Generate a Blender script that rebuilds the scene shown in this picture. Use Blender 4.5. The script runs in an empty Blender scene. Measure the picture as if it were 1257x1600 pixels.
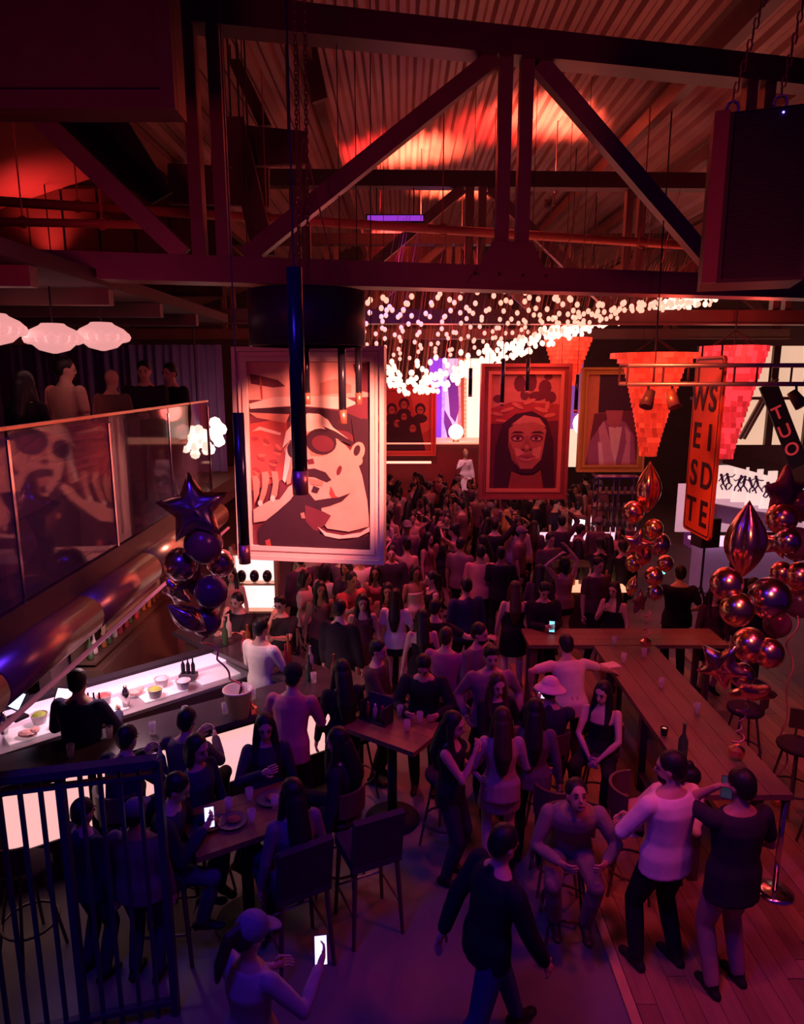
import bpy, bmesh, math, random
from mathutils import Vector, Matrix
random.seed(7)
SC = bpy.context.scene
COL = SC.collection
R = math.radians
# ------------------------------------------------------------------ camera
F_PX, PITCH, EYE = 1080.0, math.atan(215/1080.0), 4.5
cd = bpy.data.cameras.new('camera'); cam = bpy.data.objects.new('camera', cd); COL.objects.link(cam)
cd.sensor_fit = 'VERTICAL'; cd.sensor_height = 24.0; cd.lens = 24.0*F_PX/1600.0
cd.clip_start = .05; cd.clip_end = 200
cam.location = (0, 0, EYE); cam.rotation_euler = (math.pi/2-PITCH, 0, 0)
SC.camera = cam
# ------------------------------------------------------------------ world, view, inferred and added lamps
w = bpy.data.worlds.new('night'); SC.world = w; w.use_nodes = True
w.node_tree.nodes['Background'].inputs[0].default_value = (0.30, 0.02, 1.0, 1)
w.node_tree.nodes['Background'].inputs[1].default_value = 0.05
vs = SC.view_settings
vs.view_transform = 'Standard'; vs.look = 'None'; vs.gamma = 1; vs.exposure = 0.0; vs.use_curve_mapping = False
try:
    SC.cycles.use_denoising = True; SC.cycles.max_bounces = 5; SC.cycles.diffuse_bounces = 2
    SC.cycles.glossy_bounces = 3; SC.cycles.transmission_bounces = 4; SC.cycles.caustics_reflective = False
    SC.cycles.caustics_refractive = False; SC.cycles.sample_clamp_indirect = 4
except Exception: pass

def lamp(kind, loc, aim, color, power, size=.3, cone=60, blend=.6):
    l = bpy.data.lights.new('scene_light', kind); l.color = color; l.energy = power
    o = bpy.data.objects.new('scene_light', l); COL.objects.link(o); o.location = loc
    if kind == 'SPOT': l.spot_size = R(cone); l.spot_blend = blend
    if kind == 'AREA': l.size = size
    else: l.shadow_soft_size = size
    if aim is not None: o.rotation_euler = (Vector(aim)-Vector(loc)).to_track_quat('-Z', 'Y').to_euler()
    return o
RED, BLUE, VIOLET = (1, .035, .08), (.05, .015, 1), (.30, .03, 1)
# red wash over the dance floor
lamp('SPOT', (1.0, 12.6, 6.4), (1.2, 10.0, 0), RED, 420, .5, 120)
lamp('SPOT', (2.2, 17.0, 6.4), (1.4, 16.0, 0), (1, .03, .14), 260, .5, 120)
lamp('SPOT', (3.3, 8.6, 6.4), (2.6, 6.6, 1), (1, .05, .10), 330, .3, 85, .9)
# unseen red spots added to brighten the truss front
lamp('SPOT', (2.4, 2.8, 4.6), (1.4, 7.4, 6.2), (1, .06, .10), 110, .3, 62, .9)
lamp('SPOT', (-2.0, 2.6, 5.0), (-2.4, 7.6, 6.6), (1, .05, .12), 70, .3, 80, .9)
# unseen blue, violet and red spots added as foreground fill
lamp('SPOT', (-1.8, 1.6, 7.4), (-.7, 4.6, 0), BLUE, 480, .6, 90, .9)
lamp('SPOT', (2.2, 2.0, 7.4), (1.0, 4.6, 0), VIOLET, 85, .6, 75, .9)
lamp('SPOT', (3.6, 3.4, 6.6), (2.4, 5.0, .8), (1, .05, .11), 360, .4, 70, .9)
lamp('SPOT', (2.6, 4.2, 3.9), (3.1, 5.8, 2.5), (1, .26, .14), 70, .15, 60, .8)  # unseen warm spot added to brighten the balloons
lamp('SPOT', (-.2, 9.2, 6.3), (1.0, 13.5, 0), (.35, .03, 1), 170, .4, 90, .9)  # unseen violet fill added over the far crowd
lamp('SPOT', (.5, 3.2, 6.6), (1.98, 4.55, 1.1), (1, .10, .13), 260, .2, 26, .8)  # unseen narrow red spot added to brighten the pale sweater
# picture lights
lamp('SPOT', (.6, 5.4, 4.9), (-1.0, 8.0, 3.5), (1, .25, .19), 1700, .15, 40, .5)
lamp('SPOT', (2.3, 10.2, 5.4), (2.3, 13.0, 3.4), (1, .15, .10), 150, .2, 44, .7)
lamp('SPOT', (3.6, 12.4, 6.0), (4.4, 15.0, 3.5), (1, .20, .25), 150, .2, 44, .7)
lamp('SPOT', (.3, 18.0, 6.0), (.3, 21.8, 3.2), (1, .08, .12), 330, .2, 44, .7)
lamp('SPOT', (1.6, 6.2, 5.2), (3.4, 7.9, 3.5), (1, .14, .05), 300, .2, 50, .7)
lamp('SPOT', (.8, 4.2, 4.3), (-2.7, 5.4, 3.6), (1, .22, .26), 110, .2, 50, .8)  # unseen warm spot added to bring out the painted reflection
# over the bar
lamp('SPOT', (-1.5, 7.4, 4.4), (-2.0, 7.9, .9), (1, .40, .42), 150, .15, 90, .8)
lamp('SPOT', (-.6, 9.8, 4.3), (-.9, 9.3, 0), (1, .09, .11), 280, .2, 110, .8)
lamp('SPOT', (-4.2, 7.4, 4.9), (-4.3, 7.9, 2.9), (1, .16, .20), 45, .2, 120, .9)

# ------------------------------------------------------------------ placing helpers (pixel of the 1257x1600 photo -> point of the hall)
def ray(px, py):
    x = (px-628.5)/F_PX; y = -(py-800)/F_PX; c, s = math.cos(PITCH), math.sin(PITCH)
    return Vector((x, c+y*s, -s+y*c))
def G(px, py, z=0.0):
    r = ray(px, py); t = (z-EYE)/r.z; return Vector((r.x*t, r.y*t, z))
def P(px, py, d):
    r = ray(px, py); t = d/r.y; return Vector((r.x*t, d, EYE+r.z*t))

# ------------------------------------------------------------------ materials
MATS = {}
def mat(name, color, rough=.7, metal=0.0, emit=None, power=0.0, noise=.15, scale=6.0, bump=0.0, spec=.4, trans=0.0, alpha=None, stretch=None):
    if name in MATS: return MATS[name]
    m = bpy.data.materials.new(name); m.use_nodes = True; nt = m.node_tree
    b = nt.nodes['Principled BSDF']; b.inputs['Roughness'].default_value = rough; b.inputs['Metallic'].default_value = metal
    b.inputs['Specular IOR Level'].default_value = spec
    c = (*color, 1)
    b.inputs['Base Color'].default_value = c
    if noise or bump:
        tc = nt.nodes.new('ShaderNodeTexCoord'); mp = nt.nodes.new('ShaderNodeMapping')
        if stretch: mp.inputs['Scale'].default_value = stretch
        n = nt.nodes.new('ShaderNodeTexNoise'); n.inputs['Scale'].default_value = scale; n.inputs['Detail'].default_value = 4
        nt.links.new(tc.outputs['Object'], mp.inputs[0]); nt.links.new(mp.outputs[0], n.inputs['Vector'])
        if noise:
            mx = nt.nodes.new('ShaderNodeMix'); mx.data_type = 'RGBA'
            mx.inputs['A'].default_value = (*[max(0, x*(1-noise)) for x in color], 1)
            mx.inputs['B'].default_value = (*[min(1, x*(1+noise)) for x in color], 1)
            nt.links.new(n.outputs['Fac'], mx.inputs['Factor']); nt.links.new(mx.outputs['Result'], b.inputs['Base Color'])
        if bump:
            bp = nt.nodes.new('ShaderNodeBump'); bp.inputs['Strength'].default_value = bump; bp.inputs['Distance'].default_value = .02
            nt.links.new(n.outputs['Fac'], bp.inputs['Height']); nt.links.new(bp.outputs[0], b.inputs['Normal'])
    if emit is not None:
        b.inputs['Emission Color'].default_value = (*emit, 1); b.inputs['Emission Strength'].default_value = power
    if trans: b.inputs['Transmission Weight'].default_value = trans
    if alpha is not None: b.inputs['Alpha'].default_value = alpha
    MATS[name] = m; return m
def fab(c, rough=.85):
    c = tuple(round(x, 3) for x in c)
    return mat('fabric_%d_%d_%d' % tuple(int(x*999) for x in c), c, rough, noise=.22, scale=9, bump=.12, spec=.2)
def mreuse(m): return m

M_CONC = mat('concrete', (.16, .14, .15), .55, noise=.25, scale=3, bump=.1)
M_PLANK = [mat('plank_%d' % i, c, .45, noise=.3, scale=5, bump=.08, stretch=(6, .5, 6)) for i, c in enumerate(((.30, .17, .10), (.26, .14, .08), (.34, .20, .12), (.22, .12, .07)))]
M_STRIP = mat('pale_strip', (.55, .36, .16), .5)
M_STEEL = mat('painted_steel', (.20, .09, .08), .42, noise=.25, scale=4, spec=.5)
M_STEELD = mat('dark_steel', (.10, .045, .05), .4, noise=.2)
M_BLACK = mat('matte_black', (.025, .016, .030), .55, noise=.1)
M_BLACKG = mat('gloss_black', (.015, .012, .02), .22, noise=0)
M_CORR = mat('corrugated_metal', (.36, .17, .14), .42, .25, noise=.18, scale=2)
M_ROOFD = mat('roof_boards', (.16, .08, .06), .7, noise=.3, scale=3, stretch=(1, .3, 1))
M_WALL = mat('dark_wall', (.10, .05, .06), .8, noise=.25)
M_WOOD = mat('table_wood', (.20, .105, .065), .42, noise=.35, scale=4, stretch=(5, .6, 5), bump=.05)
M_WOODD = mat('dark_wood', (.09, .05, .035), .45, noise=.3, scale=4)
M_BRASS = mat('brushed_brass', (.62, .40, .24), .32, .8, noise=.15)
M_COPPER = mat('copper', (.75, .30, .18), .35, .7, noise=.1)
M_CHROME = mat('chrome', (.75, .72, .74), .15, 1, noise=0)
M_GLASS = mat('smoked_glass', (.12, .09, .14), .04, 0, noise=0, alpha=.45, spec=.8)
M_CLEAR = mat('clear_glass', (.8, .7, .7), .05, 0, noise=0, alpha=.35, spec=.8)

# ------------------------------------------------------------------ mesh helper
class MB:
    def __init__(s): s.v = []; s.f = []; s.mi = []; s.cur = 0
    def face(s, *ix): s.f.append(tuple(ix)); s.mi.append(s.cur)
    def box(s, c, size, rot=None):
        c = Vector(c); hx, hy, hz = [x/2 for x in size]; b = len(s.v)
        for dx, dy, dz in ((-1,-1,-1),(1,-1,-1),(1,1,-1),(-1,1,-1),(-1,-1,1),(1,-1,1),(1,1,1),(-1,1,1)):
            p = Vector((dx*hx, dy*hy, dz*hz))
            if rot is not None: p = rot @ p
            s.v.append(p+c)
        for q in ((0,3,2,1),(4,5,6,7),(0,1,5,4),(1,2,6,5),(2,3,7,6),(3,0,4,7)): s.face(*[b+i for i in q])
        return s
    def bar(s, p0, p1, wd, ht, up=(0,0,1)):
        p0, p1 = Vector(p0), Vector(p1); d = (p1-p0); L = d.length; d.normalize(); up = Vector(up)
        x = d.cross(up)
        if x.length < 1e-4: x = d.cross(Vector((1,0,0)))
        x.normalize(); z = x.cross(d)
        m = Matrix((x, d, z)).transposed()
        return s.box((p0+p1)/2, (wd, L, ht), m)
    def ring(s, c, ax, ay, rx, ry, n):
        b = len(s.v)
        for i in range(n):
            a = 2*math.pi*i/n; s.v.append(c+ax*(rx*math.cos(a))+ay*(ry*math.sin(a)))
        return b
    def join(s, a, b, n):
        for i in range(n):
            j = (i+1) % n; s.face(a+i, a+j, b+j, b+i)
    def cap(s, a, n, flip=False): s.face(*([a+i for i in range(n)] if flip else [a+n-1-i for i in range(n)]))
    def tube(s, pts, rad, n=8, closed=False):
        pts = [Vector(p) for p in pts]; m = len(pts)
        if not isinstance(rad, (list, tuple)): rad = [rad]*m
        prev = None; rings = []
        for i, p in enumerate(pts):
            if closed: d = pts[(i+1) % m]-pts[i-1]
            else: d = pts[min(i+1, m-1)]-pts[max(i-1, 0)]
            d.normalize()
            if prev is None:
                prev = d.cross(Vector((0,0,1)))
                if prev.length < .05: prev = d.cross(Vector((0,1,0)))
            ax = prev-d*prev.dot(d); ax.normalize(); ay = d.cross(ax); prev = ax
            rings.append(s.ring(p, ax, ay, rad[i], rad[i], n))
        for a, b in zip(rings, rings[1:]): s.join(a, b, n)
        if closed: s.join(rings[-1], rings[0], n)
        else: s.cap(rings[0], n); s.cap(rings[-1], n, True)
        return s
    def sphere(s, c, r, n=10, k=6, fr=None):
        c = Vector(c); r = (r, r, r) if not isinstance(r, (tuple, list)) else r
        X, Y, Z = fr if fr else (Vector((1,0,0)), Vector((0,1,0)), Vector((0,0,1)))
        top = len(s.v); s.v.append(c-Z*r[2]); rings = []
        for i in range(1, k):
            a = -math.pi/2+math.pi*i/k; b = len(s.v); rings.append(b)
            for j in range(n):
                t = 2*math.pi*j/n; s.v.append(c+X*(r[0]*math.cos(a)*math.cos(t))+Y*(r[1]*math.cos(a)*math.sin(t))+Z*(r[2]*math.sin(a)))
        for j in range(n): s.face(top, rings[0]+(j+1) % n, rings[0]+j)
        for a, b in zip(rings, rings[1:]): s.join(a, b, n)
        e = len(s.v); s.v.append(c+Z*r[2])
        for j in range(n): s.face(e, rings[-1]+j, rings[-1]+(j+1) % n)
        return s
    def loft(s, rings, n=12):
        ids = [s.ring(Vector(c), ax, ay, rx, ry, n) for c, ax, ay, rx, ry in rings]
        for a, b in zip(ids, ids[1:]): s.join(a, b, n)
        s.cap(ids[0], n); s.cap(ids[-1], n, True); return s
    def lathe(s, prof, c=(0,0,0), n=16, caps=True):
        c = Vector(c); X, Y = Vector((1,0,0)), Vector((0,1,0))
        ids = [s.ring(c+Vector((0,0,z)), X, Y, max(r, 1e-4), max(r, 1e-4), n) for r, z in prof]
        for a, b in zip(ids, ids[1:]): s.join(a, b, n)
        if caps: s.cap(ids[0], n); s.cap(ids[-1], n, True)
        return s
    def prism(s, poly, org, ux, uy, th):
        """flat outline (list of 2-D points) extruded by th along ux x uy"""
        org, ux, uy = Vector(org), Vector(ux), Vector(uy); nz = ux.cross(uy).normalized()*th
        ar = sum(poly[i][0]*poly[(i+1) % len(poly)][1]-poly[(i+1) % len(poly)][0]*poly[i][1] for i in range(len(poly)))
        if ar < 0: poly = poly[::-1]
        n = len(poly); b = len(s.v)
        for x, y in poly: s.v.append(org+ux*x+uy*y)
        for x, y in poly: s.v.append(org+ux*x+uy*y+nz)
        s.face(*[b+n+i for i in range(n)]); s.face(*[b+n-1-i for i in range(n)])
        for i in range(n):
            j = (i+1) % n; s.face(b+i, b+j, b+n+j, b+n+i)
        return s
    def mesh(s, name, mats, off=None, smooth=False):
        me = bpy.data.meshes.new(name)
        vv = [tuple(p) for p in s.v] if off is None else [tuple(Vector(p)-Vector(off)) for p in s.v]
        me.from_pydata(vv, [], s.f)
        for m in (mats if isinstance(mats, (list, tuple)) else [mats]): me.materials.append(m)
        if any(s.mi): me.polygons.foreach_set('material_index', s.mi)
        if smooth: me.polygons.foreach_set('use_smooth', [True]*len(me.polygons))
        me.update(); return me
    def build(s, name, mats, parent=None, off=None, smooth=False, loc=None):
        if off is None and parent is not None: off = WORG.get(parent.name)
        o = bpy.data.objects.new(name, s.mesh(name, mats, off if off is not None else loc, smooth)); COL.objects.link(o)
        if parent is not None: o.parent = parent
        elif loc is not None: o.location = loc
        return o
WORG = {}
def tag(o, label=None, cat=None, group=None, kind=None):
    if label: o['label'] = label
    if cat: o['category'] = cat
    if group: o['group'] = group
    if kind: o['kind'] = kind
    return o
def thing(name, label, cat, loc=(0,0,0), group=None, rz=0, world=False):
    """an Empty at the thing's base; world=True: its parts are given in hall coordinates"""
    o = bpy.data.objects.new(name, None); COL.objects.link(o); o.location = loc; o.rotation_euler = (0,0,rz); o.empty_display_size = .2
    if world: WORG[o.name] = Vector(loc)
    return tag(o, label, cat, group)
def struct(name, mb, m, parent=None, **k):
    o = mb.build(name, m, parent, **k)
    if parent is None: o['kind'] = 'structure'
    return o
def inst(src, name, parent, loc=(0,0,0), rot=None, scale=None):
    o = bpy.data.objects.new(name, src); COL.objects.link(o); o.parent = parent; o.location = loc
    if rot is not None: o.rotation_euler = rot
    if scale is not None: o.scale = scale
    return o
def copy_tree(o, parent=None):
    c = o.copy(); COL.objects.link(c); c.parent = parent
    for ch in [x for x in bpy.data.objects if x.parent == o] if False else list(o.children):
        copy_tree(ch, c)
    return c
# ================================================================== THE SETTING
floor = struct('floor', MB().box((0.5, 11.0, -.06), (20, 27, .12)), M_CONC)
# plank deck on the table side, boards running along the hall
pl_meshes = [MB().box((0,0,0), (.148, L, .024)).mesh('plank', m) for m in M_PLANK for L in (1.8, 2.4)]
for i in range(27):
    x = 1.775+.152*i; y = 2.9-random.random()*1.5
    while y < 8.8:
        k = random.randrange(8); L = (1.8, 2.4)[k % 2]
        o = bpy.data.objects.new('plank', pl_meshes[k]); COL.objects.link(o); o.parent = floor
        o.location = (x, y+L/2, .008+random.random()*.004); y += L+.006
struct('trim_1', MB().box((1.655, 5.6, .012), (.075, 6.2, .024)), M_STRIP)
struct('wall_back', MB().box((.5, 24.2, 4.4), (20, .3, 9.0)), M_WALL)
struct('wall_right', MB().box((10.2, 14, 3.6), (.3, 20, 7.4)), M_WALL)
struct('wall_left', MB().box((-9.0, 11, 3.6), (.3, 26, 7.4)), M_WALL)
# roof: corrugated crown with boarded slopes
mb = MB(); ys = [3.2+i*3.0 for i in range(8)]; xs = []; prof = []
def crown(x):
    t = (x-1.3)/5.0; return 9.05-1.35*t*t
x = -3.7
while x <= 6.3:
    for dx, dz in ((0,0), (.05,.055), (.12,.055), (.17,0)): prof.append((x+dx, crown(x+dx)+dz))
    x += .25
for y in ys:
    for px_, pz in prof: mb.v.append(Vector((px_, y, pz)))
n = len(prof)
for j in range(len(ys)-1):
    for i in range(n-1): mb.face(j*n+i, j*n+i+1, (j+1)*n+i+1, (j+1)*n+i)
struct('ceiling', mb, M_CORR)
zl, zr = crown(-3.7), crown(6.3)
struct('roof_slope_left', MB().prism([(-3.6, zl+.05), (-9.2, 6.0), (-9.2, 6.1), (-3.6, zl+.15)], (0, 24.2, 0), (1,0,0), (0,0,1), 21.0), M_CORR)
struct('roof_slope_right', MB().prism([(6.2, zr+.05), (10.4, 6.3), (10.4, 6.4), (6.2, zr+.15)], (0, 24.2, 0), (1,0,0), (0,0,1), 21.0), M_ROOFD)
for i, (bx, bz) in enumerate(((-3.55, zl-.2), (-1.2, crown(-1.2)-.24), (3.9, crown(3.9)-.26), (5.0, crown(5)-.28), (6.2, zr-.28), (7.4, 7.05), (8.6, 6.65))):
    o = MB().box((bx, 13.6, bz), (.16, 20.6, .24)).build('purlin', M_STEEL, loc=(bx, 13.6, bz))
    tag(o, 'long steel roof purlin, %s' % ('over the balcony', 'beside the left roof glow', 'just beyond the right roof glow', 'second from the roof glow on the right', 'third from the roof glow on the right', 'above the hanging black speaker', 'lowest of the right slope')[i], 'beam', 'roof purlins')
# clerestory boards over the balcony
wl = struct('wall_left_upper', MB().box((-5.4, 11.3, 6.5), (5.2, .12, 1.6)), M_WALL)
for i in range(9):
    o = MB().box((0,0,0), (.50, .03, 1.5)).build('panel', M_ROOFD, wl, off=(0,0,0)); o.location = (-7.6+.54*i, 11.22, 6.5)

# ------------------------------------------------------------------ trusses
def truss(label, cx, cy, skew, mat_, full=True):
    """parallel-chord steel truss across the hall; skew = depth gained per metre to the right"""
    t = thing('roof_truss', label, 'truss', (cx, cy, 5.45), 'steel roof trusses')
    def q(x, z): return Vector((x, x*skew, z))
    L, Rr = -8.6+(1.05-cx), 8.0
    for s_ in (-1, 1):
        o = MB().bar(q(L,0)+Vector((0, s_*.07, .0)), q(Rr,0)+Vector((0, s_*.07, .0)), .09, .22).build('bottom_chord', mat_, t, off=(0,0,0))
    MB().bar(q(L,-.115), q(Rr,-.115), .30, .02).build('flange', mat_, t, off=(0,0,0))
    MB().bar(q(L,2.12), q(Rr,2.12), .26, .24).build('top_chord', M_STEELD, t, off=(0,0,0))
    def post(x, w=.17, z1=2.0):
        for s_ in (-1, 1): MB().bar(q(x+s_*.105,.1), q(x+s_*.105,z1), w*.75, .14, (0,1,0)).build('post', mat_, t, off=(0,0,0))
    def diag(x0, z0, x1, z1):
        MB().bar(q(x0,z0), q(x1,z1), .16, .13, (0,1,0)).build('diagonal', mat_, t, off=(0,0,0))
        MB().bar(q(x0,z0)+Vector((0,.16,0)), q(x1,z1)+Vector((0,.16,0)), .05, .13, (0,1,0)).build('diagonal', mat_, t, off=(0,0,0))
    post(0)
    MB().prism([(-.46,-.06), (.46,-.06), (.32,.12), (.20,.34), (-.20,.34), (-.32,.12)], (0,-.13,0), (1,skew,0), (0,0,1), -.02).build('gusset_plate', mat_, t, off=(0,0,0))
    for s_ in (-1, 1): 
        g = MB()
        for k in range(4): g.sphere(q(-.36+.24*k, .02)+Vector((0,-.16,0)), .018, 6, 4)
    g.build('rivets', mat_, t, off=(0,0,0))['kind'] = 'stuff'
    diag(-.22, 2.0, -2.55, .12); diag(.22, 2.0, 2.35, .12)
    post(-2.85, .15); post(2.62, .15)
    diag(-5.0, 2.0, -3.1, .12); diag(4.9, 2.0, 2.9, .12)
    post(-5.3, .13); post(5.2, .13); diag(-5.6, 2.0, -7.9, .12); diag(5.5, 2.0, 7.8, .12)
    return t
truss('nearest steel roof truss with double king post, crossing above the whole crowd', 1.10, 7.35, .22, M_STEEL)
truss('second steel roof truss, seen through the nearest one', 1.2, 12.0, .03, M_STEEL)
truss('farthest steel roof truss, behind the string lights', 1.2, 17.0, 0, M_STEEL)
# heavy dark beam close to the camera
o = MB(); o.bar((-2.6, 3.2, 7.72), (1.35, 5.2, 7.75), .34, .08); o.bar((-2.6, 3.2, 7.95), (1.35, 5.2, 7.98), .08, .42); o.bar((-2.6, 3.2, 8.16), (1.35, 5.2, 8.19), .34, .08)
tag(o.build('steel_beam', M_STEELD, loc=(0,4.2,7.7)), 'black steel I-beam crossing the very top of the hall', 'beam')
# sprinkler pipes
def pipe(pts, r, m, label, hang=()):
    t = thing('pipe', label, 'pipe', pts[0], 'roof pipes', world=True)
    MB().tube(pts, r, 8).build('pipe_run', m, t, smooth=True)
    for h in hang: 
        MB().tube([h, (h[0], h[1], h[2]+1.6)], .008, 5).build('hanger_rod', m, t)
        MB().tube([(h[0]+(r+.012)*math.cos(a), h[1], h[2]+(r+.012)*math.sin(a)) for a in [k*math.pi/5 for k in range(10)]], .012, 5, True).build('clamp', m, t)
M_PIPE = mat('pipe_paint', (.80, .24, .12), .4, noise=.1)
a0, a1 = P(-40, 312, 8.4), P(1150, 388, 9.6)
pipe([a0, a1], .055, M_PIPE, 'orange-red sprinkler pipe running across the hall behind the nearest truss', [a0.lerp(a1, t) for t in (.12, .35, .58, .86)])
a0, a1 = P(-60, 345, 7.9), P(250, 352, 8.2)
pipe([a0, a1], .045, M_PIPE, 'short pipe with sprinkler drops under the left roof bay', [a0.lerp(a1, t) for t in (.3, .7)])
a0, a1 = P(250, 178, 7.6), P(820, 60, 7.9)
# dark framed unit hanging top left
t = thing('ventilation_unit', 'large dark framed ventilation box hanging under the roof at upper left', 'ventilation', P(200, 168, 5.2), world=True)
c0, c1 = P(-60, 165, 5.2), P(270, 165, 5.2)
MB().box(((c0.x+c1.x)/2, 5.42, c0.z+.75), (c1.x-c0.x, .2, 1.5)).build('casing', M_STEELD, t)
MB().box(((c0.x+c1.x)/2, 5.28, c0.z+.06), (c1.x-c0.x, .06, .12)).build('frame_bottom', M_STEELD, t)
MB().box((c1.x-.05, 5.28, c0.z+.82), (.10, .06, 1.4)).build('frame_side', M_STEELD, t)
# slanting dark baffle
t = MB().prism([(90,70), (180,130), (268,300), (236,318), (40,200)], (0,0,0), (1,0,0), (0,1,0), .05)
pts = [P(x_, y_, 7.9) for x_, y_ in ((70,60), (150,110), (268,300), (236,318), (20,165))]
b_ = MB(); k = len(pts); b_.v = pts+[p+Vector((0,.06,0)) for p in pts]
b_.face(*range(k)); b_.face(*range(2*k-1, k-1, -1))
for i in range(k): b_.face(i, k+i, k+(i+1) % k, (i+1) % k)
tag(b_.build('roof_baffle', M_BLACK, loc=(-3.4, 7.9, 7)), 'black slanting baffle board fixed between the left truss braces', 'baffle')
# plywood boards between the braces on the left, on drop rods
bd = thing('roof_boarding', 'brown plywood boards and battens hung under the upper left roof', 'boards', (-2, 9.4, 6.2), world=True)
for i, q_ in enumerate((((345,182),(380,182),(430,398),(395,398)), ((330,190),(480,205),(480,255),(330,262)), ((262,255),(420,262),(420,322),(262,318)), ((355,92),(375,92),(424,195),(404,197)), ((470,70),(495,70),(512,152),(488,160)))):
    dd_ = 8.6+.25*i; pts = [P(x_, y_, dd_) for x_, y_ in q_]; b_ = MB(); b_.v = pts+[p+Vector((0,.08,0)) for p in pts]
    b_.face(3,2,1,0); b_.face(4,5,6,7)
    for j in range(4): b_.face(j, (j+1) % 4, 4+(j+1) % 4, 4+j)
    b_.build('board' if i < 3 else 'batten', M_ROOFD, bd)
    for p in (pts[0].lerp(pts[1], .2), pts[0].lerp(pts[1], .8)): MB().tube([p+Vector((0,.04,-.05)), (p.x, p.y+.04, crown(p.x)+.02)], .012, 5).build('drop_rod', M_STEELD, bd)

# uplights hung under the crown of the roof
for i, (px_, py_, e_, c_) in enumerate(((650,238,2300,(1,.18,.10)), (862,182,1900,(1,.17,.10)), (716,297,2600,(1,.19,.10)), (618,365,1500,(1,.10,.09)), (585,225,500,(1,.05,.05)), (780,205,600,(1,.06,.05)), (55,275,150,(1,.06,.06)))):
    zz = 9.0 if i < 6 else 7.35
    r_ = ray(px_, py_); t_ = (zz-EYE)/r_.z; p = r_*t_; p.z = 0; x_, y_ = p.x, min(p.y, 23.2)
    t = thing('roof_uplight', 'small stage uplight hung under the roof, %s' % ('in the wide central glow', 'in the glow right of the king post', 'in the low central glow', 'in the farthest glow', 'left of the central glow', 'between the two main glows', 'over the balcony')[i], 'stage lamp', (x_, y_, zz-1.55), 'roof uplights')
    MB().tube([(0,0,0), (0,0,.16)], [.05,.08], 12).build('can', M_BLACK, t, smooth=True); MB().tube([(.12,0,.05), (.12,0,1.9)], .010, 5).build('drop_rod', M_STEELD, t); MB().tube([(0,0,.06), (.12,0,.06)], .012, 5).build('yoke', M_STEELD, t)
    lamp('SPOT', (x_, y_, zz-1.35), (x_, y_+.05, zz+1), c_, e_, .10, 92, 1.0)

# ------------------------------------------------------------------ left balcony
mez = struct('floor_balcony', MB().box((-5.75, 7.0, 2.86), (6.3, 9.6, .18)), M_WOODD)
struct('wall_balcony_soffit', MB().box((-5.75, 7.0, 2.70), (6.3, 9.6, .14)), M_WALL)
struct('wall_under_balcony', MB().box((-4.15, 9.7, 1.3), (.15, 4.4, 2.6)), M_WALL)
t = thing('bullnose_rail', 'fat brass tube along the edge of the balcony', 'rail', (-2.55, 6.5, 2.6), world=True)
for k in range(5):
    y0 = 2.6+1.36*k
    MB().tube([(-2.56, y0, 2.6), (-2.56, y0+1.33, 2.6)], .165, 20).build('tube_section', M_BRASS, t, smooth=True)
    MB().tube([(-2.56, y0+1.33, 2.6), (-2.56, y0+1.36, 2.6)], .150, 20).build('joint', M_STEELD, t)
MB().tube([(-2.47, 2.6, 2.36), (-2.47, 9.6, 2.36)], .02, 6).build('edge_strip', mat('edge_lit', (.8,.3,.5), .3, noise=0, emit=(1,.3,.5), power=.10), t)
# glass balustrade: separate panes with thin posts
t = thing('glass_balustrade', 'smoked glass balustrade with thin posts standing on the balcony edge', 'balustrade', (-2.62, 6.6, 2.95), world=True)
for y0, y1 in ((3.0, 4.55), (4.6, 6.15), (6.2, 7.75), (7.8, 9.35)):
    MB().box((-2.62, (y0+y1)/2, 3.55), (.016, y1-y0, 1.16)).build('pane', M_GLASS, t)
for y0 in (4.575, 6.175, 7.775, 9.375): MB().box((-2.62, y0, 3.5), (.03, .03, 1.15)).build('post', M_CHROME, t)
MB().box((-2.62, 6.2, 4.15), (.03, 6.4, .025)).build('top_rail', M_BRASS, t)
# drape behind the balcony
mb = MB(); N = 150
for i in range(N+1):
    x_ = -8.8+6.0*i/N; yy = 11.0+.07*math.sin(i*1.9)+.04*math.sin(i*.7)
    mb.v += [Vector((x_, yy, 2.97)), Vector((x_, yy, 4.95))]
for i in range(N): mb.face(2*i, 2*i+2, 2*i+3, 2*i+1)
tag(mb.build('curtain', mat('purple_drape', (.20, .07, .24), .7, noise=.2, scale=3), smooth=True, loc=(-5.8, 11, 2.97)), 'long pleated purple curtain hanging behind the people on the balcony', 'curtain')
struct('ceiling_balcony', MB().box((-5.9, 7.4, 5.35), (6.4, 7.4, .12)), M_WALL)
for k, yy in enumerate((5.2, 6.6, 8.0, 9.4)):
    tag(MB().bar((-8.6, yy, 5.22), (-2.75, yy+.2, 5.22), .12, .16).build('ceiling_joist', M_STEEL, loc=(-5.7, yy, 5.2)), 'steel joist under the balcony ceiling, %s of four' % ('nearest', 'second', 'third', 'farthest')[k], 'beam', 'balcony joists')

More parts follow.
